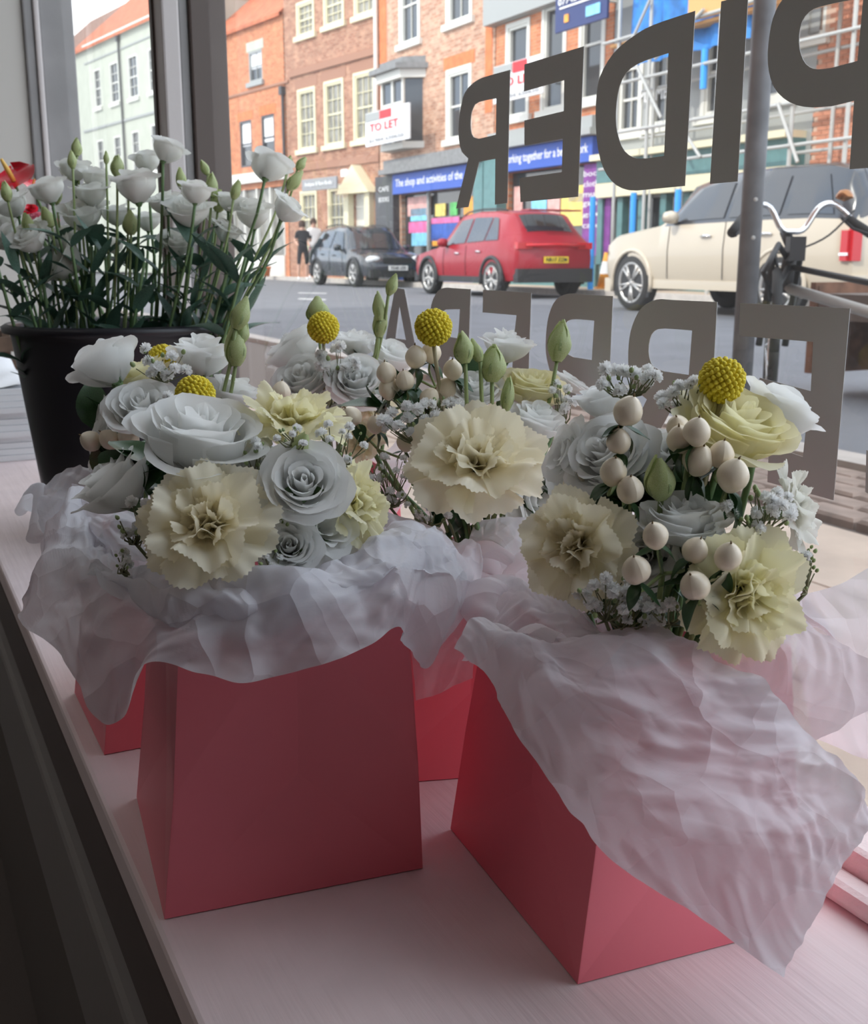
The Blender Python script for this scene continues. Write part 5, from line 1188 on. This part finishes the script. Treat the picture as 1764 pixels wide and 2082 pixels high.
# ================================================================== RIGHT BOUQUET
flower('rose_half', 1574, 846, 168, .665, (.55, .78, .1), F2, 'large white rose at the upper right, in front of the grey letter E')
flower('rose_tall', 1492, 875, 200, .635, (.25, .74, .50), F2, 'large pale yellow rose under the right hand ball flower', 'rose_cream')
flower('rose_half', 1225, 820, 122, .69, (-.15, .98, .1), F2, 'half open white rose behind the topmost gypsophila, right bouquet'); flower('rose_tall', 1236, 930, 160, .655, (-.5, .5, .6), F2, 'white rose left of the berries in the right bouquet')
flower('loose', 1155, 925, 140, .68, (-.85, .3, .3), F2, 'wavy white petals at the left edge of the right bouquet', frill=.05, name='lisianthus'); flower('rose_tall', 1385, 1065, 150, .60, (.02, .9, .35), F2, 'white rose in the centre of the right bouquet')
flower('rose_half', 1310, 1130, 140, .605, (-.25, .0, .9), F2, 'white rose low behind the berries, right bouquet'); flower('carnation', 1180, 1112, 230, .60, (-.45, .1, .85), F2, 'cream carnation at the lower left of the right bouquet', 'carn_cream', 'carnation')
flower('carnation', 1505, 1205, 262, .575, (.35, -.15, .9), F2, 'pale yellow carnation at the lower right, its skirt over the tissue', 'rose_cream', 'carnation'); flower('carnation', 1600, 1035, 170, .64, (.85, .2, .4), F2, 'white carnation at the right edge of the right bouquet', 'carn_white', 'carnation')
flower('rose', 1370, 930, 130, .665, (0, .7, .6), F2, 'white rose hidden behind the berry cluster of the right bouquet'); flower('rose_half', 1410, 1110, 120, .60, (.2, .2, .8), F2, 'white petals under the central rose of the right bouquet')
craspedia(1467, 773, 88, .64, F2, 'yellow ball flower crowning the right bouquet')
berries(((1277, 835, 55), (1257, 896, 47), (1247, 958, 54), (1281, 995, 52)), .60, F2, 'column of cream berries left of the green bud, right bouquet')
berries(((1378, 868, 46, .02), (1383, 893, 54, .01), (1416, 877, 52), (1419, 934, 60)), .595, F2, 'cluster of cream berries above the centre of the right bouquet'); berries(((1466, 923, 50, .01), (1490, 966, 62)), .59, F2, 'two large cream berries under the pale yellow rose')
berries(((1332, 1088, 52), (1293, 1158, 57), (1413, 1118, 50)), .56, F2, 'cream berries before the low white rose, right bouquet'); berries(((1480, 1131, 55), (1412, 1190, 59)), .555, F2, 'lowest pair of cream berries, beside the pale yellow carnation')
buds(((1340, 970, 100, 62, (-.15, .9, .4)),), .60, F2, 'plump green bud in the middle of the right bouquet')
gyp(1275, 762, 62, 40, .64, 14, 30, F2, 'topmost gypsophila of the right bouquet', 12); gyp(1385, 800, 52, 34, .65, 12, 28, F2, 'gypsophila left of the crowning yellow ball flower', 8)
gyp(1545, 1035, 72, 46, .59, 17, 30, F2, 'gypsophila before the white carnation at the right edge', 12); gyp(1235, 1205, 62, 52, .575, 17, 30, F2, 'gypsophila below the lower left cream carnation', 6); gyp(1270, 1240, 70, 36, .585, 12, 28, F2, 'gypsophila resting on the tissue, right bouquet', 4)
gyp(1635, 1150, 30, 50, .62, 3, 24, F2, 'thin twigs of gypsophila buds at the right, against the pavement', 14); gyp(1365, 1245, 60, 22, .58, 9, 26, F2, 'gypsophila between the lowest berries and the tissue', 3)
leafy(1370, 990, 110, 60, .66, 14, .045, F2, 'dark leaves behind the berries of the right bouquet'); leafy(1380, 1180, 90, 60, .61, 12, .04, F2, 'dark leaves round the lowest berries'); leafy(1300, 1230, 60, 40, .64, 8, .04, F2, 'dark stems and leaves above the front tissue, right bouquet')
leafy(1270, 1000, 60, 40, .66, 8, .045, F2, 'dark leaves below the column of berries')
# ================================================================== BUCKET OF LISIANTHUS
bc = Vector((-.452, 1.62, .0008))
bk = empty('flower_bucket', bc, 'black plastic bucket full of white lisianthus at the left', 'bucket')
MB().lathe([(0, 0), (.112, 0), (.118, .006), (.150, .285), (.152, .296), (.162, .298), (.164, .306), (.157, .310), (.150, .306), (.145, .285), (.113, .012), (0, .010)], 56).obj('bucket_body', M_['bucket_black'], bk, True)
LS = [(169,441,76,(0,.8,.5),'front white bloom nearest the left window post'),(339,307,58,(.3,.9,0),'topmost white bloom, by the right window post'),(299,331,48,(-.1,1,0),'bloom touching the topmost one'),(133,532,78,(-.75,.3,.5),'low bloom lying left over the leaves'),
 (62,488,62,(-.3,.6,.6),'low bloom at the left above the bucket rim'),(186,395,58,(0,.8,.3),'bloom just above the front left bloom'),(236,437,52,(0,.9,.3),'bloom right of the front left bloom'),(278,382,80,(-.1,.9,.1),'broad bloom seen from behind, centre left'),
 (386,432,74,(.05,.8,.5),'front bloom at the centre right'),(334,415,56,(-.2,.8,.4),'bloom left of the centre right bloom'),(398,392,56,(.1,.9,.1),'bloom behind the centre right bloom'),(515,438,68,(0,.8,.5),'front bloom at the right side'),
 (545,342,68,(.2,.85,-.2),'big bloom high at the right, before the orange building'),(585,428,62,(.5,.6,.2),'rightmost bloom'),(25,418,58,(-.3,.7,.4),'bloom by the red anthurium'),(15,487,58,(-.5,.6,.4),'lowest bloom at the left edge'),
 (98,388,62,(-.2,.8,.2),'bloom right of the red anthurium'),(152,348,52,(-.1,1,0),'high bloom before the left window frame'),(197,368,52,(.1,1,0),'bloom before the white building'),(88,457,50,(-.3,.7,.3),'bloom between the two left low blooms'),
 (128,478,50,(-.2,.7,.3),'bloom above the lying one'),(468,412,48,(.2,.8,.2),'bloom left of the right front bloom'),(362,497,60,(.1,.5,.4),'low bloom among the dark leaves'),(460,472,52,(.3,.6,.2),'low bloom at the right among stems'),
 (440,440,46,(.2,.9,.1),'small bloom between centre and right'),(300,450,50,(0,.7,.2),'bloom hidden in the middle of the bucket'),(20,450,44,(-.5,.7,.1),'bloom half hidden at the left edge'),(232,500,40,(0,.6,.3),'small low bloom in the middle')]
def foot_b(px, dz=.0):
    x = (px-262)/210.0; x = max(-.9, min(.9, x)); return Vector((bc.x+x*.085, bc.y-.02+rnd.uniform(-.06, .06), .12))
for i, (px, py, d, ax, lb) in enumerate(LS):
    dep = 1.60+rnd.uniform(-.10, .05) if i < 24 else 1.68
    flower('lis', px, py, d*1.16, dep, ax, foot_b(px), 'white lisianthus in the black bucket, '+lb, 'lis_white', 'lisianthus', frill=.03, group=None, stemr=.0022)
LB = [(156,298,36,20,(0,1,0),'highest bud before the left frame'),(146,324,36,17,(-.1,1,0),'bud under the highest one'),(216,320,26,11,(0,1,0),'slim bud before the white building'),(238,336,44,26,(0,1,0),'fat bud before the white building'),
 (112,390,46,24,(-.1,1,.1),'bud above the left front bloom'),(12,388,42,22,(-.2,1,0),'bud beneath the red anthurium'),(96,440,44,24,(-.4,.9,.1),'bud leaning left at the left'),(368,362,44,20,(-.1,1,0),'bud before the post'),
 (415,340,32,16,(-.5,1,0),'bud leaning left on the dark post'),(430,375,48,24,(0,1,.1),'bud on the dark post'),(588,330,28,16,(.2,1,0),'small bud at the right tip'),(613,332,30,18,(.7,1,0),'rightmost small bud'),
 (600,366,46,24,(.6,.8,.1),'long bud at the right'),(446,408,44,28,(.2,1,.1),'pale bud right of the post'),(56,452,40,24,(-.2,1,.1),'bud over the low left bloom'),(265,452,48,30,(0,1,.2),'plump bud right of centre left'),(255,370,40,24,(-.3,1,0),'bud beside the broad bloom'),(480,385,40,20,(.3,1,0),'bud left of the high right bloom')]
for i, (px, py, h, w, ax, lb) in enumerate(LB):
    buds(((px, py, h, w, ax),), 1.58+rnd.uniform(-.06, .06), foot_b(px), 'green lisianthus bud in the black bucket, '+lb, .0018)
# leaves on the bucket stems: one leafy stem each
ORD = ['leftmost', 'second', 'third', 'fourth', 'fifth', 'sixth', 'seventh', 'eighth', 'ninth', 'tenth', 'eleventh', 'twelfth', 'thirteenth']
LSP = [('leftmost of them all' if k == 0 else ORD[k]+' from the left rim') for k in range(13)]+[('rightmost of them all' if k == 0 else ORD[k]+' from the right rim') for k in range(12, -1, -1)]
for i in range(26):
    px = 40+i*18+rnd.uniform(-8, 8); dep = 1.56+rnd.uniform(-.07, .1); ft = foot_b(px); top = W(px+(px-262)*.22, 485+rnd.uniform(0, 60)+abs(px-262)*.1, dep)
    e = empty('foliage_spray', ft, 'dark leafy stem in the black bucket, '+LSP[i], 'leaves')
    pts = catmull([Vector((0, 0, 0)), (top-ft)*.5+Vector((rnd.uniform(-.01, .01), 0, 0)), top-ft], 9)
    MB().tube(pts, .0024, 6).obj('stem', M_['stem_green'], e, True)
    for k in range(3, 9):
        p = Vector(pts[k]); 
        for s_ in (-1, 1):
            if rnd.random() < .22: continue
            d = Vector((s_*rnd.uniform(.3, .8), rnd.uniform(-.8, .5), rnd.uniform(.5, 1.1))); place_leaf(e, LEAF_B, p, d, rnd.uniform(.042, .07))
# ------------------------------------------------------------------ anthurium and small things at the far left
def anthurium(px, py, w, dep, tilt, label):
    c = W(px, py, dep); e = empty('anthurium', c, label, 'flower'); s = w/FPX*dep
    P = []
    for j in range(11):
        v = j/10; row = []
        for i in range(13):
            u = i/12*2-1; ww = (.52*math.sin(math.pi*v**.7)**.6 if 0 < v < 1 else .01); yy = v-.25-.12*(abs(u)**.8)*(1-v)
            row.append((ww*u, yy, .10*u*u+.05*math.sin(10*v+4*u)*abs(u)-.15*v*v))
        P.append(row)
    A = axis_mat((RIGHT*tilt[0]+UP*tilt[1]+TOCAM*tilt[2]).normalized(), .6)
    MB().grid(P).obj('spathe', M_['anth_red'], e, True, A @ Matrix.Scale(s, 4))
    MB().tube([(0, 0, 0), (.0, .05, .25), (0, .06, .5)], [.05, .055, .03], 8).obj('spadix', M_['anth_spadix'], e, True, A @ Matrix.Scale(s, 4))
    add_stem(e, (0, 0, 0), bc2, .003)
bc2 = L(1.70, -.10, .12)
anthurium(28, 368, 95, 1.95, (-.2, .6, .8), 'glossy red anthurium with orange spadix at the left edge'); anthurium(66, 378, 34, 2.0, (.5, .5, .5), 'second, small red anthurium beside the first')
for i, (px, py, d) in enumerate(((60, 425, 26), (72, 440, 24), (108, 452, 22))):
    flower('loose', px, py, d, 1.95, (0, .6, .7), bc2, ('small pink bloom under the red anthurium', 'pink bloom right below the small anthurium', 'red and pink bloom glimpsed between white lisianthus')[i], 'pink_petal' if i else 'anth_red', 'small_bloom', sep=False)
v_ = empty('flower_vase', (bc2.x, bc2.y, .0008), 'dark vase with the red anthuriums, hidden behind the bucket', 'vase')
MB().lathe([(0, 0), (.05, 0), (.065, .08), (.055, .16), (.06, .18), (.055, .175), (.05, .16), (0, .02)], 24).obj('vase_body', M_['bucket_black'], v_, True)
# crate and paper
cr = empty('wooden_crate', L(2.42, -.34, .001), 'dark slatted wooden crate at the left, behind the bucket', 'crate', rz=AROT)
for j in range(4):
    z = .015+j*.055
    MB().box(-.02, .30, -.085, -.072, z, z+.035).obj('slat', M_['crate_wood'], cr); MB().box(-.035, -.022, -.085, .09, z, z+.035).obj('slat', M_['crate_wood'], cr); MB().box(-.02, .30, .078, .09, z, z+.035).obj('slat', M_['crate_wood'], cr)
for x in (-.021, .285):
    for y in (-.071, .06): MB().box(x, x+.018, y, y+.017, 0, .235).obj('corner_post', M_['crate_wood'], cr)
def loft(pts4, n=16, amp=.0, seed=1, name='sheet', m='paper_white', parent=None): pass
pp = onz(40, 880, .012)
e = empty('paper_stack', L(2.08, -.355, .0008), 'white sheets of wrapping paper lying on the sill beside the bucket', 'paper', rz=AROT)
for k in range(12): MB().box(-.20+.004*(k%4), .22-.003*(k%3), -.072, .085-.004*(k%3), .012*k, .0113+.012*k).obj('paper_sheet', M_['paper_white'], e)
P = []
for j in range(12):
    P.append([(-.18+.36*i/12, -.068+.145*j/11, .149+.045*(i/12)**2*(.6+.4*math.sin(j*.5))+.003*math.sin(i*1.3+j)) for i in range(13)])
MB().grid(P).obj('curled_sheet', M_['paper_white'], e, True)
# ================================================================== TISSUE PAPER
def hsh(i, j, s):
    v = np.sin(i*127.1+j*311.7+s*74.7)*43758.5453; return v-np.floor(v)
def lattice(x, y, s):
    i = np.floor(x); j = np.floor(y); fx = x-i; fy = y-j
    a, b, c, d = hsh(i, j, s), hsh(i+1, j, s), hsh(i, j+1, s), hsh(i+1, j+1, s)
    return np.where(fx+fy < 1, a+(b-a)*fx+(c-a)*fy, d+(c-d)*(1-fx)+(b-d)*(1-fy))
def crumple(X, Y, s, f=1.0):
    xw = X+.22*np.sin(Y*2.1+s)+.06*np.sin(Y*5.3+s*2); yw = Y+.22*np.sin(X*1.9+s*1.7)+.06*np.sin(X*4.7+s)
    h = 0; tri = lambda t: np.abs((t-np.floor(t))*2-1)-.5
    for k in range(9):
        an = s*1.7+k*2.4; fr = (.55, .8, 1.0, 1.3, 1.7, 2.2, 2.8, 3.4, 4.2)[k]*f; am = .62/(1+k*.75)
        mask = np.clip(.5+1.6*(np.sin(X*1.1*f+k*2.1+s)*np.sin(Y*1.3*f+k*1.3+s*.7)), 0, 1)
        h = h+am*mask*tri((xw*math.cos(an)+yw*math.sin(an))*fr+k*.37)
    for k, (fr, am) in enumerate(((1.1, .8), (2.3, .5), (4.7, .22))):
        c, s_ = math.cos(k*1.1+s), math.sin(k*1.1+s); h = h+am*(lattice((xw*c-yw*s_)*fr*f, (xw*s_+yw*c)*fr*f, s+k*3.1)-.5)
    return h
def sheet(name_p, S, mt, amp, seed, freq=1.0, parent=None, edge_keep=True, origin=None):
    # S: array nv x nu x 3 world points
    nv, nu, _ = S.shape
    Lu = np.linalg.norm(np.diff(S, axis=1), axis=2).mean(axis=0).cumsum(); Lv = np.linalg.norm(np.diff(S, axis=0), axis=2).mean(axis=1).cumsum()
    X = np.concatenate([[0], Lu])/.05; Y = np.concatenate([[0], Lv])/.05; XX, YY = np.meshgrid(X, Y)
    H = crumple(XX, YY, seed, freq)*amp
    du = np.gradient(S, axis=1); dv = np.gradient(S, axis=0); N = np.cross(du, dv); ln = np.linalg.norm(N, axis=2, keepdims=True); N = N/np.maximum(ln, 1e-9)
    if (N[..., 1].mean()) > 0: N = -N
    S = S+N*H[..., None]
    # slight random lateral shift for ragged folds
    return MB().grid([[tuple(S[j, i]-np.array(parent.location)) for i in range(nu)] for j in range(nv)]).obj(name_p, M_[mt], parent, True)
def px_line(pts, n): return np.array(catmull([tuple(W(x, y, d)) for x, y, d in pts], n))
def coons(T, B, Lf, Rt, nu=64, nv=64, bulge=0.0, bdir=(0, -1, .3)):
    T = px_line(T, nu); B = px_line(B, nu); Lf = px_line(Lf, nv); Rt = px_line(Rt, nv)
    u = np.linspace(0, 1, nu)[None, :, None]; v = np.linspace(0, 1, nv)[:, None, None]
    S = (1-v)*T[None]+v*B[None]+(1-u)*Lf[:, None]+u*Rt[:, None]-((1-u)*(1-v)*T[0]+u*(1-v)*T[-1]+(1-u)*v*B[0]+u*v*B[-1])
    return S+bulge*np.array(bdir)*np.sin(math.pi*u)*np.sin(math.pi*v)
def cols(C, nu=150, nv=44):
    # C: list of columns, each a list of (px,py,d)
    k = len(C[0]); rows = [np.array(catmull([tuple(W(*c[r])) for c in C], nu)) for r in range(k)]
    out = np.zeros((nv, nu, 3))
    for i in range(nu):
        col = catmull([rows[r][i] for r in range(k)], nv); out[:, i] = np.array(col)
    return out
def ring_sheet(parent, c, r0, z0, r1, z1, dr, dz, seed, mt, amp=.010, a0=0, a1=2*math.pi, nu=150, nv=26, name='tissue_layer', sqx=1.0):
    rs = np.random.RandomState(seed); ph = rs.uniform(0, 6.28, 8); S = np.zeros((nv, nu, 3))
    for i in range(nu):
        a = a0+(a1-a0)*i/(nu-1); w = .45*math.sin(3*a+ph[0])+.3*math.sin(5*a+ph[1])+.25*math.sin(8*a+ph[2]); w2 = .6*math.sin(2*a+ph[3])+.4*math.sin(7*a+ph[4])
        for j in range(nv):
            v = j/(nv-1); r = r0+(r1+dr*w-r0)*v; z = z0+(z1-z0+dz*w2)*math.sin(math.pi*v*.62)/math.sin(math.pi*.5)*(1 if v < .8 else 1)
            S[j, i] = (c[0]+r*math.cos(a)*sqx, c[1]+r*math.sin(a), z)
    return sheet(name, S, mt, amp, seed, 1.0, parent)
def tissue_root(x, y, label): return empty('tissue_paper', (x, y, .18), label, 'tissue paper')
# --- front left
t1 = tissue_root(-.115, .70, 'crumpled white tissue spilling over the rim of the front left bag')
C = [[(190, 1010, .80), (150, 1010, .79), (110, 1060, .77), (88, 1150, .74)], [(215, 1085, .74), (165, 1090, .72), (95, 1150, .69), (32, 1250, .66)], [(240, 1130, .70), (205, 1150, .67), (140, 1240, .63), (120, 1325, .615)],
     [(280, 1150, .68), (255, 1165, .64), (200, 1300, .60), (192, 1455, .585)], [(320, 1165, .67), (310, 1175, .62), (280, 1280, .59), (242, 1462, .58)], [(350, 1175, .665), (360, 1172, .61), (340, 1270, .582), (300, 1350, .575)],
     [(430, 1190, .66), (430, 1165, .605), (440, 1280, .575), (410, 1368, .57)], [(520, 1205, .66), (520, 1172, .60), (520, 1290, .57), (516, 1386, .566)], [(600, 1205, .66), (600, 1170, .60), (610, 1270, .575), (630, 1358, .572)],
     [(680, 1170, .67), (690, 1160, .61), (720, 1240, .59), (745, 1315, .585)], [(720, 1130, .70), (745, 1130, .64), (790, 1200, .61), (812, 1272, .60)], [(750, 1095, .73), (800, 1090, .67), (850, 1180, .63), (840, 1310, .61)],
     [(775, 1070, .76), (850, 1075, .71), (910, 1180, .66), (872, 1357, .63)], [(785, 1055, .79), (880, 1082, .75), (945, 1150, .70), (955, 1235, .68)], [(790, 1050, .82), (900, 1080, .79), (960, 1105, .76), (981, 1130, .74)]]
sheet('tissue_layer', cols(C, 190, 56), 'tissue', .012, 2, 1.0, t1)
C2 = [[(185, 1140, .665), (192, 1146, .645), (200, 1152, .63)], [(260, 1182, .66), (275, 1195, .61), (290, 1240, .60)], [(350, 1172, .655), (370, 1200, .595), (390, 1285, .585)], [(440, 1162, .65), (450, 1200, .588), (460, 1298, .58)], [(524, 1182, .65), (525, 1225, .585), (522, 1304, .577)],
      [(560, 1168, .65), (580, 1200, .59), (600, 1275, .58)], [(640, 1150, .66), (660, 1180, .60), (690, 1225, .59)], [(710, 1150, .67), (735, 1170, .61), (760, 1190, .605)], [(780, 1110, .69), (815, 1125, .64), (840, 1150, .625)], [(840, 1085, .71), (875, 1110, .67), (905, 1150, .65)], [(880, 1080, .73), (925, 1120, .69), (950, 1180, .67)]]
sheet('tissue_layer', cols(C2, 150, 36), 'tissue', .011, 5, 1.3, t1)
C3 = [[(230, 1360, .60), (160, 1340, .60)], [(250, 1380, .598), (165, 1400, .598)], [(262, 1400, .597), (190, 1452, .597)], [(275, 1380, .596), (236, 1466, .596)], [(300, 1340, .59), (292, 1352, .59)]]
sheet('tissue_layer', coons([(140, 975, .80), (210, 985, .78), (275, 1020, .76)], [(170, 1130, .73), (230, 1140, .71), (300, 1150, .69)], [(140, 975, .80), (135, 1050, .76), (170, 1130, .73)], [(275, 1020, .76), (290, 1090, .72), (300, 1150, .69)], 50, 50, .006), 'tissue', .012, 51, 1.2, t1)
ring_sheet(t1, (-.112, .725), .050, .10, .115, .205, .02, .02, 3, 'tissue', .008, math.radians(-10), math.radians(200))
# --- right
t2 = tissue_root(.135, .66, 'crumpled white tissue draped over the front right bag, a long flap down to the sill')
S_ = coons([(920, 1318, .60), (948, 1264, .60), (1000, 1262, .60), (1050, 1292, .595), (1130, 1290, .59), (1240, 1302, .59), (1330, 1272, .595)], [(1590, 1985, .495), (1680, 1820, .51), (1766, 1648, .535)],
           [(920, 1318, .60), (1000, 1380, .578), (1040, 1462, .56), (1150, 1640, .535), (1250, 1762, .515), (1420, 1870, .50), (1590, 1985, .495)], [(1330, 1272, .595), (1420, 1295, .575), (1500, 1362, .56), (1620, 1455, .55), (1700, 1545, .54), (1766, 1648, .535)], 150, 150, .022)
sheet('tissue_layer', S_, 'tissue', .013, 11, 1.0, t2)
S_ = coons([(1420, 1330, .585), (1540, 1290, .585), (1612, 1238, .60)], [(1520, 1560, .555), (1690, 1600, .55), (1850, 1640, .54)], [(1420, 1330, .585), (1460, 1450, .568), (1520, 1560, .555)], [(1612, 1238, .60), (1720, 1310, .59), (1850, 1400, .575)], 80, 70, .01)
sheet('tissue_layer', S_, 'tissue2', .012, 17, 1.0, t2)
S_ = coons([(1600, 1215, .68), (1700, 1190, .645), (1790, 1140, .62)], [(1650, 1500, .655), (1760, 1540, .625), (1830, 1560, .60)], [(1600, 1215, .68), (1620, 1350, .67), (1650, 1500, .655)], [(1790, 1140, .62), (1830, 1350, .60), (1830, 1560, .60)], 60, 60, .006)
sheet('tissue_layer', S_, 'tissue2', .008, 23, .7, t2)
S_ = coons([(950, 1155, .74), (1050, 1165, .70), (1140, 1210, .66), (1210, 1270, .63)], [(930, 1325, .635), (1000, 1310, .63), (1100, 1320, .62), (1240, 1330, .61)], [(950, 1155, .74), (985, 1220, .68), (930, 1325, .635)], [(1210, 1270, .63), (1230, 1300, .62), (1240, 1330, .61)], 80, 60, .012)
sheet('tissue_layer', S_, 'tissue2', .013, 29, 1.2, t2)
ring_sheet(t2, (.135, .665), .050, .10, .112, .195, .02, .02, 7, 'tissue2', .008, math.radians(-20), math.radians(230))
# --- middle, back left, back middle
t3 = tissue_root(.045, .875, 'pale pinkish tissue in the middle bag, behind the two front bouquets')
ring_sheet(t3, (.045, .872), .055, .10, .125, .185, .02, .03, 13, 'tissue2', .010)
S_ = coons([(965, 1060, .83), (1040, 1045, .83), (1130, 1065, .83)], [(955, 1350, .77), (1040, 1300, .78), (1120, 1290, .79)], [(965, 1060, .83), (940, 1150, .80), (955, 1350, .77)], [(1130, 1065, .83), (1130, 1180, .81), (1120, 1290, .79)], 50, 60, .01)
sheet('tissue_layer', S_, 'tissue2', .012, 31, 1.0, t3)
S_ = coons([(820, 1250, .80), (890, 1260, .80), (960, 1250, .80)], [(845, 1425, .785), (900, 1408, .785), (960, 1380, .785)], [(820, 1250, .80), (835, 1330, .79), (845, 1425, .785)], [(960, 1250, .80), (965, 1320, .79), (960, 1380, .785)], 50, 50, .004)
sheet('tissue_layer', S_, 'tissue2', .007, 37, 1.0, t3)
t4 = tissue_root(-.253, .95, 'tissue round the back left bag, standing up at the left of the bouquets')
ring_sheet(t4, (-.250, .952), .055, .10, .115, .185, .02, .03, 19, 'tissue', .010)
S_ = coons([(92, 985, .88), (130, 960, .90), (190, 950, .92)], [(92, 1195, .80), (150, 1190, .79), (240, 1170, .79)], [(92, 985, .88), (80, 1060, .85), (92, 1195, .80)], [(190, 950, .92), (200, 1040, .88), (240, 1170, .79)], 60, 60, .008)
sheet('tissue_layer', S_, 'tissue', .015, 41, 1.2, t4)
t5 = tissue_root(-.10, 1.18, 'tissue round the farthest bag, glimpsed behind the berries')
ring_sheet(t5, (-.10, 1.17), .05, .10, .13, .20, .02, .03, 43, 'tissue2', .010)
